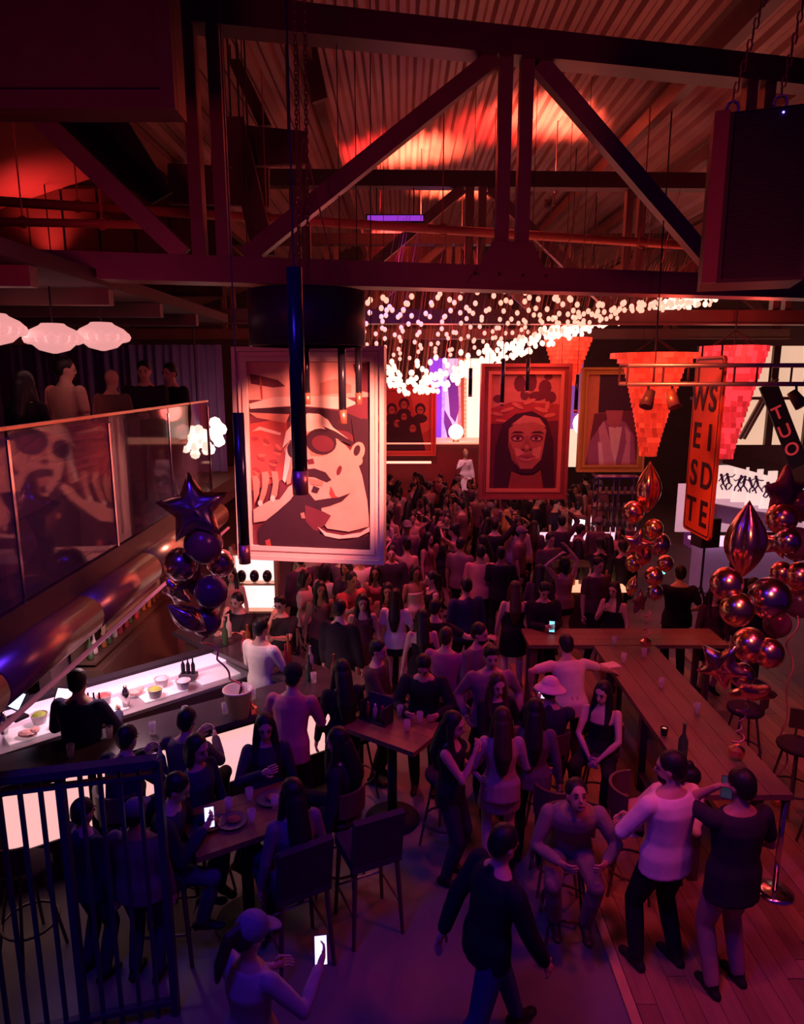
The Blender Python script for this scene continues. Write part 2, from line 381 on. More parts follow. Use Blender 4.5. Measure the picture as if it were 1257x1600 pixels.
# ------------------------------------------------------------------ bar
A, Bc = Vector((-4.3, 4.60, 0)), Vector((-.40, 7.22, 0)); d = (Bc-A).normalized(); nrm = Vector((-d.y, d.x, 0))   # nrm points into the bar
M_LIT = mat('lit_panel', (.9, .7, .75), .5, noise=.1, emit=(1, .50, .47), power=1.0)
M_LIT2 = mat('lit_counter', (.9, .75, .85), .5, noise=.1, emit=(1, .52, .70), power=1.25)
M_TOP = mat('bar_top', (.05, .035, .045), .25, noise=.2)
bar = thing('bar_counter', 'dark-topped bar counter with glowing pink-white front panels', 'bar', Bc, world=True)
L = (Bc-A).length; up = Vector((0,0,1))
def slab(p0, p1, n_, w_, z0, z1): 
    b_ = MB(); q0, q1 = p0+n_*w_, p1+n_*w_
    b_.v = [Vector((p.x, p.y, z)) for z in (z0, z1) for p in (p0, p1, q1, q0)]
    for f_ in ((0,3,2,1),(4,5,6,7),(0,1,5,4),(1,2,6,5),(2,3,7,6),(3,0,4,7)): b_.face(*f_)
    return b_
C2 = Vector((-2.75, 9.25, 0)); d2 = (C2-Bc).normalized(); n2 = Vector((-d2.y, d2.x, 0))
slab(A, Bc+d*.05, nrm, .58, 1.04, 1.10).build('counter_top', M_TOP, bar)
slab(Bc, C2, n2, .55, 1.035, 1.095).build('counter_top', M_TOP, bar)
slab(A+nrm*.30, Bc-d*.1+nrm*.30, nrm, .06, 0, 1.03).build('inner_wall', M_WOODD, bar)
slab(Bc+d2*.3+n2*.3, C2+n2*.3, n2, .06, 0, 1.03).build('inner_wall', M_WOODD, bar)
npan = 5; pw = (L-.1)/npan
for k in range(npan):
    p0, p1 = A+d*(pw*k+.035)+nrm*.10, A+d*(pw*(k+1)-.035)+nrm*.10
    slab(p0, p1, nrm, .03, .40, .98).build('front_panel', M_LIT, bar)
    slab(A+d*(pw*k-.035)+nrm*.08, A+d*(pw*k+.035)+nrm*.08, nrm, .06, .0, 1.03).build('panel_post', M_BLACK, bar)
slab(A+nrm*.06, Bc+nrm*.06, nrm, .05, .98, 1.04).build('trim', M_BLACK, bar)
slab(A+nrm*.08, Bc+nrm*.08, nrm, .05, 0, .40).build('kick_plate', M_BLACK, bar)
for k in range(3):
    p0, p1 = Bc+d2*(.05+1.0*k)+n2*.10, Bc+d2*(.98+1.0*k)+n2*.10
    slab(p0, p1, n2, .03, .40, .98).build('front_panel', M_LIT, bar)
# lit work station inside
S0, S1 = Vector((-4.2, 5.86, 0)), Vector((-1.80, 7.97, 0)); ds = (S1-S0).normalized(); ns = Vector((-ds.y, ds.x, 0))
st = thing('work_station', 'brightly lit steel bartender station with ice wells inside the bar', 'station', S0, world=True)
slab(S0, S1, ns, .62, .84, .88).build('worktop', mat('station_steel', (.55, .5, .55), .3, .6, noise=.1), st)
slab(S0, S1, ns, .03, .05, .84).build('front_panel', M_STEELD, st)
slab(S0+ns*.60, S1+ns*.60, ns, .04, .88, 1.06).build('lit_splashback', M_LIT2, st)
slab(S0+ns*.56, S1+ns*.56, ns, .14, 1.06, 1.10).build('ledge', M_BLACK, st)
for k in range(4):
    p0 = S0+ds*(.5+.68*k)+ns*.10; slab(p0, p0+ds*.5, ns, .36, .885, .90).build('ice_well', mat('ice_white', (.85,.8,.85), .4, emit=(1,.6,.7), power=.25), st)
lamp('AREA', tuple((S0+S1)/2+ns*.1+Vector((0,0,2.2))), tuple((S0+S1)/2+ns*.3+Vector((0,0,.9))), (1,.55,.65), 40, .5)
# things on the station
kinds = [('fruit_tub', (.75,.12,.12)), ('bottle_rack', (.08,.06,.08)), ('ice_bin', (.8,.7,.75)), ('garnish_tray', (.35,.45,.08)), ('towel', (.8,.45,.42)), ('shaker', (.6,.55,.6))]
desc = {'fruit_tub': 'red tub of cut fruit', 'bottle_rack': 'dark rack of syrup bottles', 'ice_bin': 'white ice bin', 'garnish_tray': 'green garnish tray', 'towel': 'crumpled pink bar towel', 'shaker': 'steel cocktail shaker'}
wh = ('at the balcony end of the lit station', 'second along the lit station from the balcony', 'in the middle of the lit station', 'just past the middle of the lit station', 'near the bartender on the lit station', 'at the far end of the lit station')
used = {}
for k in range(14):
    nm, c_ = kinds[(k*5+k//6) % 6]; p = S0+ds*(.35+.165*k)+ns*(.16+.22*(k % 2))+Vector((0,0,.905))
    t = thing(nm, '%s %s%s' % (desc[nm], wh[min(5, k*6//14)], (', front row', ', back row')[k % 2]), nm.replace('_', ' '), p, 'bar equipment')
    m_ = fab(c_, .5)
    if nm == 'towel': MB().sphere((0,0,.03), (.10,.07,.035), 10, 5).build('cloth', m_, t, off=(0,0,0)); MB().sphere((.06,.03,.05), (.05,.06,.03), 8, 4).build('fold', m_, t, off=(0,0,0))
    elif nm == 'shaker': MB().lathe([(.035,0), (.048,.14), (.048,.15), (.03,.19), (.02,.21), (.02,.23)], n=12).build('tin', M_CHROME, t, off=(0,0,0), smooth=True)
    elif nm == 'bottle_rack':
        MB().box((0,0,.03), (.20,.12,.06)).build('rack', m_, t, off=(0,0,0))
        for q_ in range(3): MB().lathe([(.026,.03), (.026,.17), (.01,.21), (.01,.26)], (-.06+.06*q_,0,0), 8).build('bottle', M_BLACKG, t, off=(0,0,0))
    else:
        MB().lathe([(.06,0), (.085,.10), (.09,.10), (.075,.085), (.05,.02)], n=12).build('tub', fab((.6,.55,.6), .4), t, off=(0,0,0))
        MB().sphere((0,0,.08), (.075,.075,.04), 10, 5).build('contents', m_, t, off=(0,0,0))
# white bucket
p = G(374, 1118, 1.1)
t = thing('ice_bucket', 'tall white tapering ice bucket standing on the bar top', 'bucket', (p.x, p.y, 1.10))
MB().lathe([(.10,0), (.145,.28), (.155,.28), (.155,.295), (.135,.295), (.10,.02)], n=20).build('pail', mat('bucket_white', (.85,.75,.62), .4, noise=.05), t, off=(0,0,0), smooth=True)
MB().lathe([(.02,.05), (.04,.2), (.012,.3), (.012,.36)], (.03,.02,0), 8).build('bottle', M_BLACKG, t, off=(0,0,0))

# back bar under the balcony
bb = thing('back_bar', 'tall back bar shelf unit with glowing mirror under the balcony', 'shelf unit', (-3.9, 9.1, 0), world=True)
MB().box((-3.82, 9.15, .5), (.42, 2.7, 1.0)).build('cabinet', M_WOODD, bb)
MB().box((-3.98, 9.15, 1.72), (.05, 2.6, 1.30)).build('back_panel', M_WOODD, bb)
MB().box((-3.70, 9.05, 1.62), (.03, 1.9, .46)).build('mirror', mat('back_mirror', (.55,.40,.45), .10, .9, noise=0), bb)
for z_ in (1.37, 1.87): MB().box((-3.68, 9.05, z_), (.05, 2.0, .035)).build('mirror_frame', M_BRASS, bb)
for y_ in (8.08, 10.02): MB().box((-3.68, y_, 1.62), (.05, .035, .53)).build('mirror_frame', M_BRASS, bb)
MB().box((-3.66, 9.05, 1.66), (.02, .75, .28)).build('light_panel', mat('white_light', (1,.9,.9), .5, noise=0, emit=(1,.62,.62), power=2.6), bb)
for k in range(3): MB().box((-3.84, 9.15, 1.06+.42*k), (.26, 2.6, .03)).build('shelf', M_WOODD, bb)
wd = thing('lit_display', 'glowing white display case behind the two men at the far bar arm', 'display', (-2.3, 10.3, 0), world=True)
M_CASE = mat('case_white', (.95,.85,.85), .5, emit=(1,.62,.60), power=1.5)
MB().box((-2.3, 10.5, 1.3), (.62, .05, .95)).build('lit_back', M_CASE, wd)
for x_ in (-2.64, -1.96): MB().box((x_, 10.42, .95), (.05, .2, 1.9)).build('upright', M_BRASS, wd)
for z_ in (.85, 1.3, 1.78): MB().box((-2.3, 10.40, z_), (.66, .2, .03)).build('shelf', M_BRASS, wd)
MB().box((-2.3, 10.42, .42), (.66, .2, .82)).build('plinth', M_WOODD, wd)
for i in range(3): MB().sphere((-2.5+.2*i, 10.36, 1.42), (.075,.07,.10), 12, 8).build('dark_oval', M_BLACKG, wd, smooth=True)
BOT = [(.036,0), (.038,.02), (.038,.17), (.014,.22), (.013,.29), (.016,.30)]
bm_ = [MB().lathe(BOT, n=9).mesh('bottle', mat('bottle_%d' % i, c, .12, noise=0, spec=.7), smooth=True) for i, c in enumerate(((.30,.10,.03), (.05,.10,.04), (.55,.45,.4), (.35,.03,.05)))]
def bottle(loc, label, group, k=None):
    o = bpy.data.objects.new('bottle', bm_[random.randrange(4) if k is None else k]); COL.objects.link(o); o.location = loc; o.scale = (1,1,random.uniform(.85,1.15))
    return tag(o, label, 'bottle', group)
cn = ('amber', 'green', 'clear', 'red')
for k in range(3):
    for i in range(14):
        q_ = random.randrange(4)
        bottle((-3.82+random.uniform(-.03,.03), 7.95+.18*i+random.uniform(-.04,.04), 1.076+.42*k), '%s liquor bottle on the %s shelf of the back bar' % (cn[q_], ('lowest','middle','top')[k]), 'back bar bottles', q_)
# bottles and glasses along the far counter
for i in range(11):
    p = Bc+d2*(.35+.2*i)+n2*(.16+.2*(i % 2)); q_ = i % 4
    bottle((p.x, p.y, 1.096), '%s bottle standing on the far arm of the bar counter' % cn[q_], 'far counter bottles', q_)
gl_me = MB().lathe([(.028,0), (.036,.12), (.033,.12), (.026,.012)], n=10).mesh('drinking_glass', M_CLEAR, smooth=True)
def glass(loc, label, group):
    o = bpy.data.objects.new('drinking_glass', gl_me); COL.objects.link(o); o.location = loc; return tag(o, label, 'glass', group)
for i in range(8):
    p = A+d*(1.7+.36*i)+nrm*(.2+.15*(i % 2)); glass((p.x, p.y, 1.101), 'clear tumbler on the front arm of the bar counter', 'front counter tumblers')
# till screens at the left end
for k, (px_, py_) in enumerate(((28, 1112), (108, 1108))):
    p = G(px_, py_+10, 1.1)
    t = thing('till_screen', ('tilted white till screen at the left end of the bar', 'small lit till display beside the dark-shirted barman')[k], 'screen', (p.x, p.y, 1.10), rz=R(-30+20*k))
    MB().box((0,0,.015), (.16,.14,.03)).build('base', M_BLACK, t, off=(0,0,0)); MB().box((0,.02,.10), (.03,.03,.16)).build('stem', M_BLACK, t, off=(0,0,0))
    rt = Matrix.Rotation(R(-35), 3, 'X')
    MB().box((0,0,.20), (.27,.02,.19), rt).build('bezel', M_BLACK, t, off=(0,0,0))
    MB().box(Vector((0,0,.20))+rt@Vector((0,-.012,0)), (.24,.004,.16), rt).build('display', mat('screen_%d' % k, (.6,.7,.9), .4, noise=.1, emit=((.5,.62,1), (1,.6,.75))[k], power=2.2), t, off=(0,0,0))
# ================================================================== HANGING THINGS
def ell(cx, cy, rx, ry, n=18, a0=0, rot=0):
    c, s = math.cos(rot), math.sin(rot)
    return [(cx+rx*math.cos(a0+2*math.pi*i/n)*c-ry*math.sin(a0+2*math.pi*i/n)*s, cy+rx*math.cos(a0+2*math.pi*i/n)*s+ry*math.sin(a0+2*math.pi*i/n)*c) for i in range(n)]
def flat(poly, i): return poly
def framed(name, label, px_box, Y, fw, fm, depth, canvas_m, art, rz=0, gold=None, wires=True, lean=0):
    """framed painting hanging in the hall; px_box = outer frame in photo pixels at distance Y; art = [(colour, outline in 0..1 canvas units, y down)]"""
    x0, y0, x1, y1 = px_box; a, b = P(x0, (y0+y1)/2, Y), P(x1, (y0+y1)/2, Y); zt, zb = P((x0+x1)/2, y0, Y).z, P((x0+x1)/2, y1, Y).z
    W, Hh = b.x-a.x, zt-zb
    t = thing(name, label, 'painting', ((a.x+b.x)/2, Y, zb), None, rz); t.rotation_euler = (R(lean), 0, rz)
    cw, ch = W-2*fw, Hh-2*fw
    MB().box((0, .02, Hh/2), (cw+.02, .03, ch+.02)).build('canvas', canvas_m, t)
    for k in range(3):          # stepped moulding, three nested frames
        o_ = fw*k/3.0; w_ = fw/3.0-.004; dp = depth*(1.0, .72, .86)[k]
        f = MB()
        f.box((0, depth*.5-dp*.5, Hh-o_-w_/2), (W-2*o_, dp, w_)); f.box((0, depth*.5-dp*.5, o_+w_/2), (W-2*o_, dp, w_))
        f.box((-W/2+o_+w_/2, depth*.5-dp*.5, Hh/2), (w_, dp, Hh-2*o_-2*w_)); f.box((W/2-o_-w_/2, depth*.5-dp*.5, Hh/2), (w_, dp, Hh-2*o_-2*w_))
        f.build('frame_moulding', fm if not (gold and k == 2) else gold, t)
    MB().box((0, depth*.5, Hh/2), (W*.98, .02, Hh*.98)).build('backing', M_BLACK, t)
    cnt = MB(); mats = []
    for i, (c_, poly) in enumerate(art):
        m_ = mat('paint_%d_%d_%d' % tuple(int(v*255) for v in c_), c_, .6, noise=.18, scale=7)
        if m_ not in mats: mats.append(m_)
        cnt.cur = mats.index(m_)
        cnt.prism([(-cw/2+u*cw, Hh-fw-v*ch) for u, v in poly], (0, .005-.0008*(i+1), 0), (1,0,0), (0,0,1), .0006)
    cnt.build('painted_picture', mats, t)['kind'] = 'stuff'
    if wires:
        for s_ in (-.4, .4): MB().tube([(s_*W, depth*.4, Hh), (s_*W, depth*.4, crown((a.x+b.x)/2)+.02-zb)], .006, 5).build('hanging_wire', M_BLACK, t)
    return t
def px2(box):
    x0, y0, x1, y1 = box
    return lambda pts: [((x-x0)/(x1-x0), (y-y0)/(y1-y0)) for x, y in pts]
DK, RD, MR, SK, SK2, LT = (.05,.015,.03), (.45,.07,.06), (.16,.03,.05), (.80,.42,.34), (.62,.24,.18), (.92,.66,.55)
q = px2((380, 552, 575, 850)); E_ = lambda cx, cy, rx, ry, rot=0, n=18: q(ell(cx, cy, rx, ry, n, 0, rot))
art1 = [(MR, [(0,0),(1,0),(1,1),(0,1)]), (SK, q([(380,552),(575,552),(575,606),(380,612)])), (MR, q([(382,570),(402,574),(428,580),(440,590),(420,592),(384,586)])), (SK2, q([(495,585),(520,578),(545,588),(545,600),(495,603)])), (MR, q([(548,556),(575,552),(575,600),(556,596)])), (RD, q([(398,575),(401,575),(403,610),(400,610)])),
  (LT, q([(380,618),(420,607),(480,605),(535,606),(555,616),(530,626),(460,620),(382,626)])), (DK, q([(380,626),(460,622),(530,628),(560,640),(575,640),(575,690),(540,660),(380,636)])),
  (RD, q([(380,650),(440,640),(446,690),(432,740),(380,760)])), (SK2, q([(380,632),(446,634),(440,648),(392,640)])), (SK, q([(384,662),(396,654),(432,664),(430,668),(398,660)]))]
for k in range(14): art1.append(((.62,.12,.08) if k % 2 else (.30,.04,.05), E_(388+(k*37 % 46), 674+(k*23 % 60), 7, 3.2, .4*(k % 3), 8)))
art1 += [(DK, q([(545,640),(575,640),(575,800),(566,760),(556,720),(552,690)])),
  (LT, q([(434,688),(440,662),(456,644),(476,632),(494,633),(508,642),(516,654),(548,678),(540,680),(500,664),(470,664),(446,676)])),            # cap
  (SK2, q([(436,690),(446,676),(452,700),(446,745),(440,748),(436,726),(442,706)])), (LT, q([(440,690),(452,682),(444,720),(437,745),(433,740)])),
  (SK, q([(452,672),(478,660),(506,662),(536,682),(552,700),(562,730),(570,770),(574,812),(540,822),(505,818),(492,800),(474,762),(460,740),(452,712)])),   # face and throat
  (SK, E_(555,692,11,16,.3)), (DK, E_(554,690,5,9,.3)), (SK, E_(556,706,7,8)), 
  (SK2, q([(470,662),(505,660),(520,672),(515,690),(500,700),(480,700)])), (DK, E_(497,677,25,21,.15)), (MR, E_(500,680,18,13,.2)), (DK, E_(455,690,13,15,.2)), (DK, q([(500,652),(520,660),(550,678),(545,682),(515,668)])),
  (MR, q([(474,706),(484,704),(486,712),(476,714)])), (DK, q([(468,722),(486,720),(504,726),(513,738),(506,742),(486,734),(470,733)])), (SK2, q([(476,736),(500,740),(498,748),(480,746)])), (DK, q([(484,748),(494,752),(490,760),(480,758)])), (MR, E_(526,722,3.5,8,.3)),
  (RD, q([(512,748),(520,764),(530,768),(516,772),(510,760)])), (DK, q([(486,772),(508,768),(524,766),(544,758),(530,772),(510,780),(494,784)])),
  (DK, q([(392,822),(432,780),(462,744),(478,762),(496,784),(500,806),(492,828),(480,850),(392,850)])), (MR, q([(470,780),(500,790),(512,796),(502,812),(486,824),(470,806)])), (RD, q([(402,842),(410,838),(412,850),(404,850)])), (SK2, q([(462,794),(468,792),(470,802),(464,802)])),
  (LT, q([(490,815),(504,824),(530,828),(560,822),(574,812),(574,820),(556,830),(524,834),(502,830)])), (DK, q([(484,820),(504,832),(530,838),(575,826),(575,850),(478,850)])),
  (SK, q([(384,812),(384,790),(412,774),(428,772),(444,750),(456,744),(460,752),(446,772),(424,792),(404,808)])),                               # forearm
  (SK2, q([(384,735),(392,733),(396,744),(394,764),(386,780)])), (SK2, q([(400,728),(410,726),(412,740),(406,764),(398,782),(393,778),(400,752)])), (SK2, q([(416,726),(426,726),(428,742),(424,766),(416,776),(413,770),(418,748)])), (LT, E_(396,779,4,5)), (LT, E_(417,771,4,6))]
framed('framed_portrait', 'large pink-framed portrait of a man in a cap and round sunglasses, hanging over the bar', (362, 541, 603, 876), 8.0, .17, mat('pale_frame', (.92,.70,.62), .35, noise=.06), .16, mat('canvas_a', MR, .7), art1, rz=R(-9), lean=-2)
q = px2((770, 583, 862, 752))
art3 = [(MR, [(0,0),(1,0),(1,1),(0,1)]), ((.66,.26,.16), q([(770,583),(862,583),(862,640),(770,650)])), (RD, q([(770,632),(800,622),(862,626),(862,650),(770,655)]))]
for cx, cy, rx, ry in ((808,596,8,12), (824,594,7,14), (842,602,9,12), (832,614,12,7), (850,616,8,9), (780,618,8,6), (815,612,6,8), (846,586,6,5)): art3.append((MR, q(ell(cx, cy, rx, ry, 10))))
for cx, cy, rx, ry, rt in ((778,640,9,2.5,.2), (792,634,10,2.5,-.3), (806,628,9,3,.5), (822,622,9,3,-.4), (838,634,10,3,.3), (850,642,8,3,-.2), (784,650,8,2,.1), (846,628,3,7,.2)): art3.append(((.72,.26,.14), q(ell(cx, cy, rx, ry, 10, 0, rt))))
art3 += [(DK, q([(776,752),(778,690),(786,655),(804,640),(826,636),(846,648),(856,680),(860,752)])), ((.50,.18,.11), q([(795,662),(812,646),(834,646),(846,664),(843,690),(840,710),(830,726),(812,727),(800,708),(795,688)])), ((.66,.30,.18), q([(798,656),(815,642),(836,646),(846,660),(830,652),(812,654)])),
  ((.70,.32,.19), q([(804,690),(816,694),(818,708),(806,704)])), ((.70,.32,.19), q([(828,692),(840,688),(838,706),(828,708)])), (MR, q(ell(807,676,9,5.5))), (MR, q(ell(833,676,9,5.5))), ((.72,.40,.30), q(ell(807,677,6.5,2.4))), ((.72,.40,.30), q(ell(833,677,6.5,2.4))), (DK, q(ell(807.5,676.6,2.6,2.4,10))), (DK, q(ell(832.5,676.6,2.6,2.4,10))), (DK, q([(797,670),(803,665.5),(812,666),(816,669),(810,668.5),(803,668.5)])), (DK, q([(844,670),(838,665.5),(829,666),(825,669),(831,668.5),(838,668.5)])),
  ((.40,.13,.08), q([(818,672),(822,672),(824,686),(829,690),(827,694),(820,695.5),(813,694),(811,690),(816,686)])), ((.62,.25,.15), q(ell(820,689,3,3.5,10))), (DK, q(ell(815,693,2,1.1,8))), (DK, q(ell(825,693,2,1.1,8))), ((.36,.09,.08), q([(807,704),(812,701),(817,699.8),(820,701),(823,699.8),(828,701),(833,704),(827,705.5),(813,705.5)])), ((.58,.20,.15), q([(808,704.5),(820,705.5),(832,704.5),(827,710),(820,711.5),(813,710)])), (DK, q([(807,703.8),(820,704.8),(833,703.8),(820,706)])), ((.32,.09,.06), q([(796,680),(802,694),(806,708),(812,720),(803,712),(796,694)])), (DK, q([(804,712),(812,722),(828,722),(840,708),(838,724),(824,730),(810,728)])),
  ((.30,.08,.05), q([(796,752),(800,726),(814,732),(830,732),(840,724),(845,752)]))]
framed('framed_portrait', 'dark red-framed portrait of a calm face under a headscarf, mid hall', (750, 568, 889, 779), 13.0, .20, mat('red_frame', (.42,.12,.08), .35, noise=.1), .2, mat('canvas_b', MR, .7), art3, gold=mat('orange_lip', (.75,.30,.15), .35, noise=.08))
q = px2((604, 612, 672, 704))
art2 = [(RD, [(0,0),(1,0),(1,1),(0,1)]), ((.62,.14,.10), q([(640,612),(672,612),(672,670),(655,680)])), (DK, q([(604,704),(604,668),(616,650),(630,640),(655,660),(664,704)]))]
for cx, cy, s_ in ((614,640,8), (632,632,8), (656,640,8), (622,660,8), (645,668,8), (632,650,7)):
    art2 += [(DK, q(ell(cx, cy, s_, s_*1.15, 12))), ((.42,.12,.08), q(ell(cx, cy+2, s_*.62, s_*.8, 12))), (DK, q(ell(cx, cy+s_*1.8, s_*1.3, s_*.9, 12))), (MR, q([(cx-4,cy),(cx+4,cy),(cx+4,cy+1.6),(cx-4,cy+1.6)]))]
framed('framed_group_portrait', 'red-framed painting of a group of dark figures on the far wall', (594, 602, 682, 712), 21.6, .16, mat('scarlet_frame', (.70,.10,.09), .4, noise=.05), .12, mat('canvas_c', RD, .7), art2, wires=False)
q = px2((915, 585, 1000, 726))
art4 = [((.60,.20,.08), [(0,0),(1,0),(1,1),(0,1)]), (DK, q([(934,585),(1000,585),(1000,640),(934,644)])), (MR, q([(928,645),(1000,640),(1000,726),(918,726)])), ((.36,.10,.20), q([(920,726),(922,690),(934,672),(948,655),(962,650),(980,660),(994,680),(1000,726)])), ((.62,.26,.34), q([(936,668),(944,656),(956,690),(968,726),(944,726)])), ((.62,.26,.34), q([(978,664),(988,676),(990,726),(976,726),(982,690)])),
  ((.78,.48,.46), q([(952,666),(974,666),(970,700),(966,726),(958,700)])), ((.45,.12,.14), q([(946,640),(974,640),(972,660),(962,668),(950,660)])), ((.78,.48,.5), q([(936,690),(942,690),(948,726),(940,726)]))]
framed('framed_jacket_painting', 'ochre-framed painting of a figure in a mauve jacket, beside the lantern', (905, 574, 1010, 737), 15.6, .16, mat('ochre_frame', (.55,.25,.06), .4, noise=.08), .14, mat('canvas_d', (.5,.18,.1), .7), art4)
# portrait reflection painted on a panel added behind the balcony glass
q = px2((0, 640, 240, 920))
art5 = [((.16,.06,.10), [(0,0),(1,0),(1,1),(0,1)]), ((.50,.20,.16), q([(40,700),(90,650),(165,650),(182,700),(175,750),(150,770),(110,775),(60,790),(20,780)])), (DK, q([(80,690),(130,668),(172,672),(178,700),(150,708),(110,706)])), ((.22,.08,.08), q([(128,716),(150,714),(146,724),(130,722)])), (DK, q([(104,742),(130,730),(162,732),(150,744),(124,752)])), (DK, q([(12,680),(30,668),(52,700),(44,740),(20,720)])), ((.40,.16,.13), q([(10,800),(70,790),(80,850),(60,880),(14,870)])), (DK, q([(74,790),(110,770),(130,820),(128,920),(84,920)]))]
bt = thing('painted_reflection', 'dim painted banner of a face in sunglasses fixed behind the balcony glass', 'reflection', (-2.72, 5.6, 2.97))
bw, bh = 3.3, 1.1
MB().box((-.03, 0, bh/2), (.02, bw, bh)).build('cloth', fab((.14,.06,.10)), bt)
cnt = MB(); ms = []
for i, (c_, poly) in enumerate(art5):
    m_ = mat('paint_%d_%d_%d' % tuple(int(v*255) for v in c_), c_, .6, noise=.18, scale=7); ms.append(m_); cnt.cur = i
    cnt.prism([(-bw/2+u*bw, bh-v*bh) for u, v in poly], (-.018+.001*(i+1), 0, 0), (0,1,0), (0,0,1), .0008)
cnt.build('reflected_face', ms, bt)['kind'] = 'stuff'

# ------------------------------------------------------------------ WEST SIDE sign
sg = thing('street_sign', 'orange vertical street sign with black letters WEST SIDE hanging by the lighting rig', 'sign', (3.45, 7.9, 2.66))
M_OR = mat('sign_orange', (.95, .13, .035), .45, noise=.05)
sw, sh = .74, 2.04
def rrect(w_, h_, r, n=5):
    o = []
    for cx, cy, a in ((w_/2-r, h_/2-r, 0), (-w_/2+r, h_/2-r, 90), (-w_/2+r, -h_/2+r, 180), (w_/2-r, -h_/2+r, 270)):
        for i in range(n+1): o.append((cx+r*math.cos(R(a+90*i/n)), cy+r*math.sin(R(a+90*i/n))))
    return o
ux, uy = Vector((0,-1,0)), Vector((0,0,1))          # reads left (far) to right (near) from the hall side
MB().prism(rrect(sw, sh, .06), (.02, 0, sh/2), ux, uy, .03).build('panel', M_OR, sg)
m_ = MB(); o_, i_ = rrect(sw-.05, sh-.05, .05), rrect(sw-.085, sh-.085, .035); n = len(o_)
for poly in (o_, i_): m_.v += [Vector((-.0125,0,sh/2))+ux*x+uy*y for x, y in poly]
for k in range(n): m_.face(k, (k+1) % n, n+(k+1) % n, n+k)
m_.build('border_line', M_BLACK, sg)
def letter(ch, parent, org, ux, uy, size, m, ext=.004, name='letter'):
    cu = bpy.data.curves.new('lettering', 'FONT'); cu.body = ch; cu.size = size; cu.extrude = ext; cu.align_x = 'CENTER'; cu.offset = size*.012
    to = bpy.data.objects.new('tmp', cu); COL.objects.link(to); bpy.context.view_layer.update()
    me = bpy.data.meshes.new_from_object(to.evaluated_get(bpy.context.evaluated_depsgraph_get())); bpy.data.objects.remove(to)
    ux, uy = Vector(ux).normalized(), Vector(uy).normalized(); nz = ux.cross(uy)
    for v in me.vertices: c = v.co.copy(); v.co = Vector(org)+ux*c.x+uy*c.y+nz*c.z
    me.materials.clear(); me.materials.append(m); o = bpy.data.objects.new(name, me); COL.objects.link(o); o.parent = parent; return o
for col, word in enumerate(('WEST', 'SIDE')):
    for k, ch in enumerate(word):
        letter(ch, sg, (-.016, .17-.34*col, sh-.60-.435*k), ux, uy, .42, M_BLACK)
for s_ in (-.25, .25): MB().tube([(.005, s_, sh-.02), (.005, s_, sh+.12)], .012, 6).build('bracket', M_STEELD, sg)
for yy in (.30,): MB().sphere((-.014, -yy, sh-.13), .02, 8, 5).build('bolt', M_BLACK, sg)

# ------------------------------------------------------------------ lighting rig in front of the sign
rg = thing('lighting_rig', 'horizontal ladder-truss lighting rig hanging in front of the orange sign', 'rig', (3.4, 7.25, 4.5), world=True)
z1, z2 = P(1085, 571, 7.25).z, P(1085, 600, 7.25).z; xa, xb = P(975, 580, 7.25).x, 6.2
M_ALU = mat('rig_aluminium', (.55, .40, .38), .35, .7, noise=.1)
for yy in (7.12, 7.38):
    for z_ in (z1, z2): MB().tube([(xa, yy, z_), (xb, yy, z_)], .022, 8).build('chord', M_ALU, rg, smooth=True)
    k = xa
    while k < xb: MB().tube([(k, yy, z1), (k, yy, z2)], .012, 6).build('rung', M_STEELD, rg); k += .36
k = xa
while k < xb: MB().tube([(k, 7.12, z1), (k, 7.38, z1)], .012, 6).build('cross_tie', M_STEELD, rg); k += .36
for x_ in (2.6, 4.3, 5.8): MB().tube([(x_, 7.25, z1), (x_, 7.3, 6.0)], .006, 5).build('suspension_wire', M_BLACK, rg)
for i, (x_, tx) in enumerate(((2.50, -.4), (2.74, .2), (4.0, .5), (4.7, -.2))):
    t = thing('spot_lamp', 'black stage lamp clamped to the lighting rig, %s of four from the left' % ('first','second','third','fourth')[i], 'stage lamp', (x_, 7.1, z2-.02), 'rig lamps')
    dr = Vector((tx, -.5, -.9)).normalized()
    MB().tube([(0,.03,.03), (0,0,-.08)], .014, 6).build('clamp', M_BLACK, t)
    MB().tube([Vector((0,0,-.12))-dr*.08, Vector((0,0,-.12))+dr*.10], [.05,.07], 12).build('can', M_STEELD if i != 1 else M_COPPER, t, smooth=True)
    MB().tube([Vector((0,0,-.12))+dr*.10, Vector((0,0,-.12))+dr*.104], .06, 12).build('lens', mat('lens_off', (.3,.1,.1), .1, noise=0), t)

# ------------------------------------------------------------------ hanging speaker at right
a, b = P(1124, 168, 5.2), P(1275, 168, 5.2); zt, zb = a.z, P(1112, 440, 5.2).z
sp = thing('line_speaker', 'tall black loudspeaker box hanging on chains at upper right', 'loudspeaker', ((a.x+b.x)/2, 5.2, zb), rz=R(-20))
W, Hh = b.x-a.x, zt-zb
MB().box((0, .28, Hh/2), (W, .55, Hh)).build('cabinet', M_BLACK, sp)
MB().box((-W/2+.05, -.02, Hh/2), (.10, .06, Hh)).build('side_trim', mat('speaker_trim', (.16,.05,.06), .5), sp)
g = MB(); k = 0
for i in range(90): g.box((.06, -.012, .02+(Hh-.04)*(i+.5)/90), (W-.16, .012, (Hh-.04)/90*.55))
g.build('grille', mat('grille_black', (.02,.015,.04), .6), sp)['kind'] = 'stuff'
MB().sphere((.10, -.03, Hh-.05), .008, 8, 6).build('status_light', mat('blue_led', (.1,.1,.6), .4, noise=0, emit=(.15,.12,1), power=6), sp)
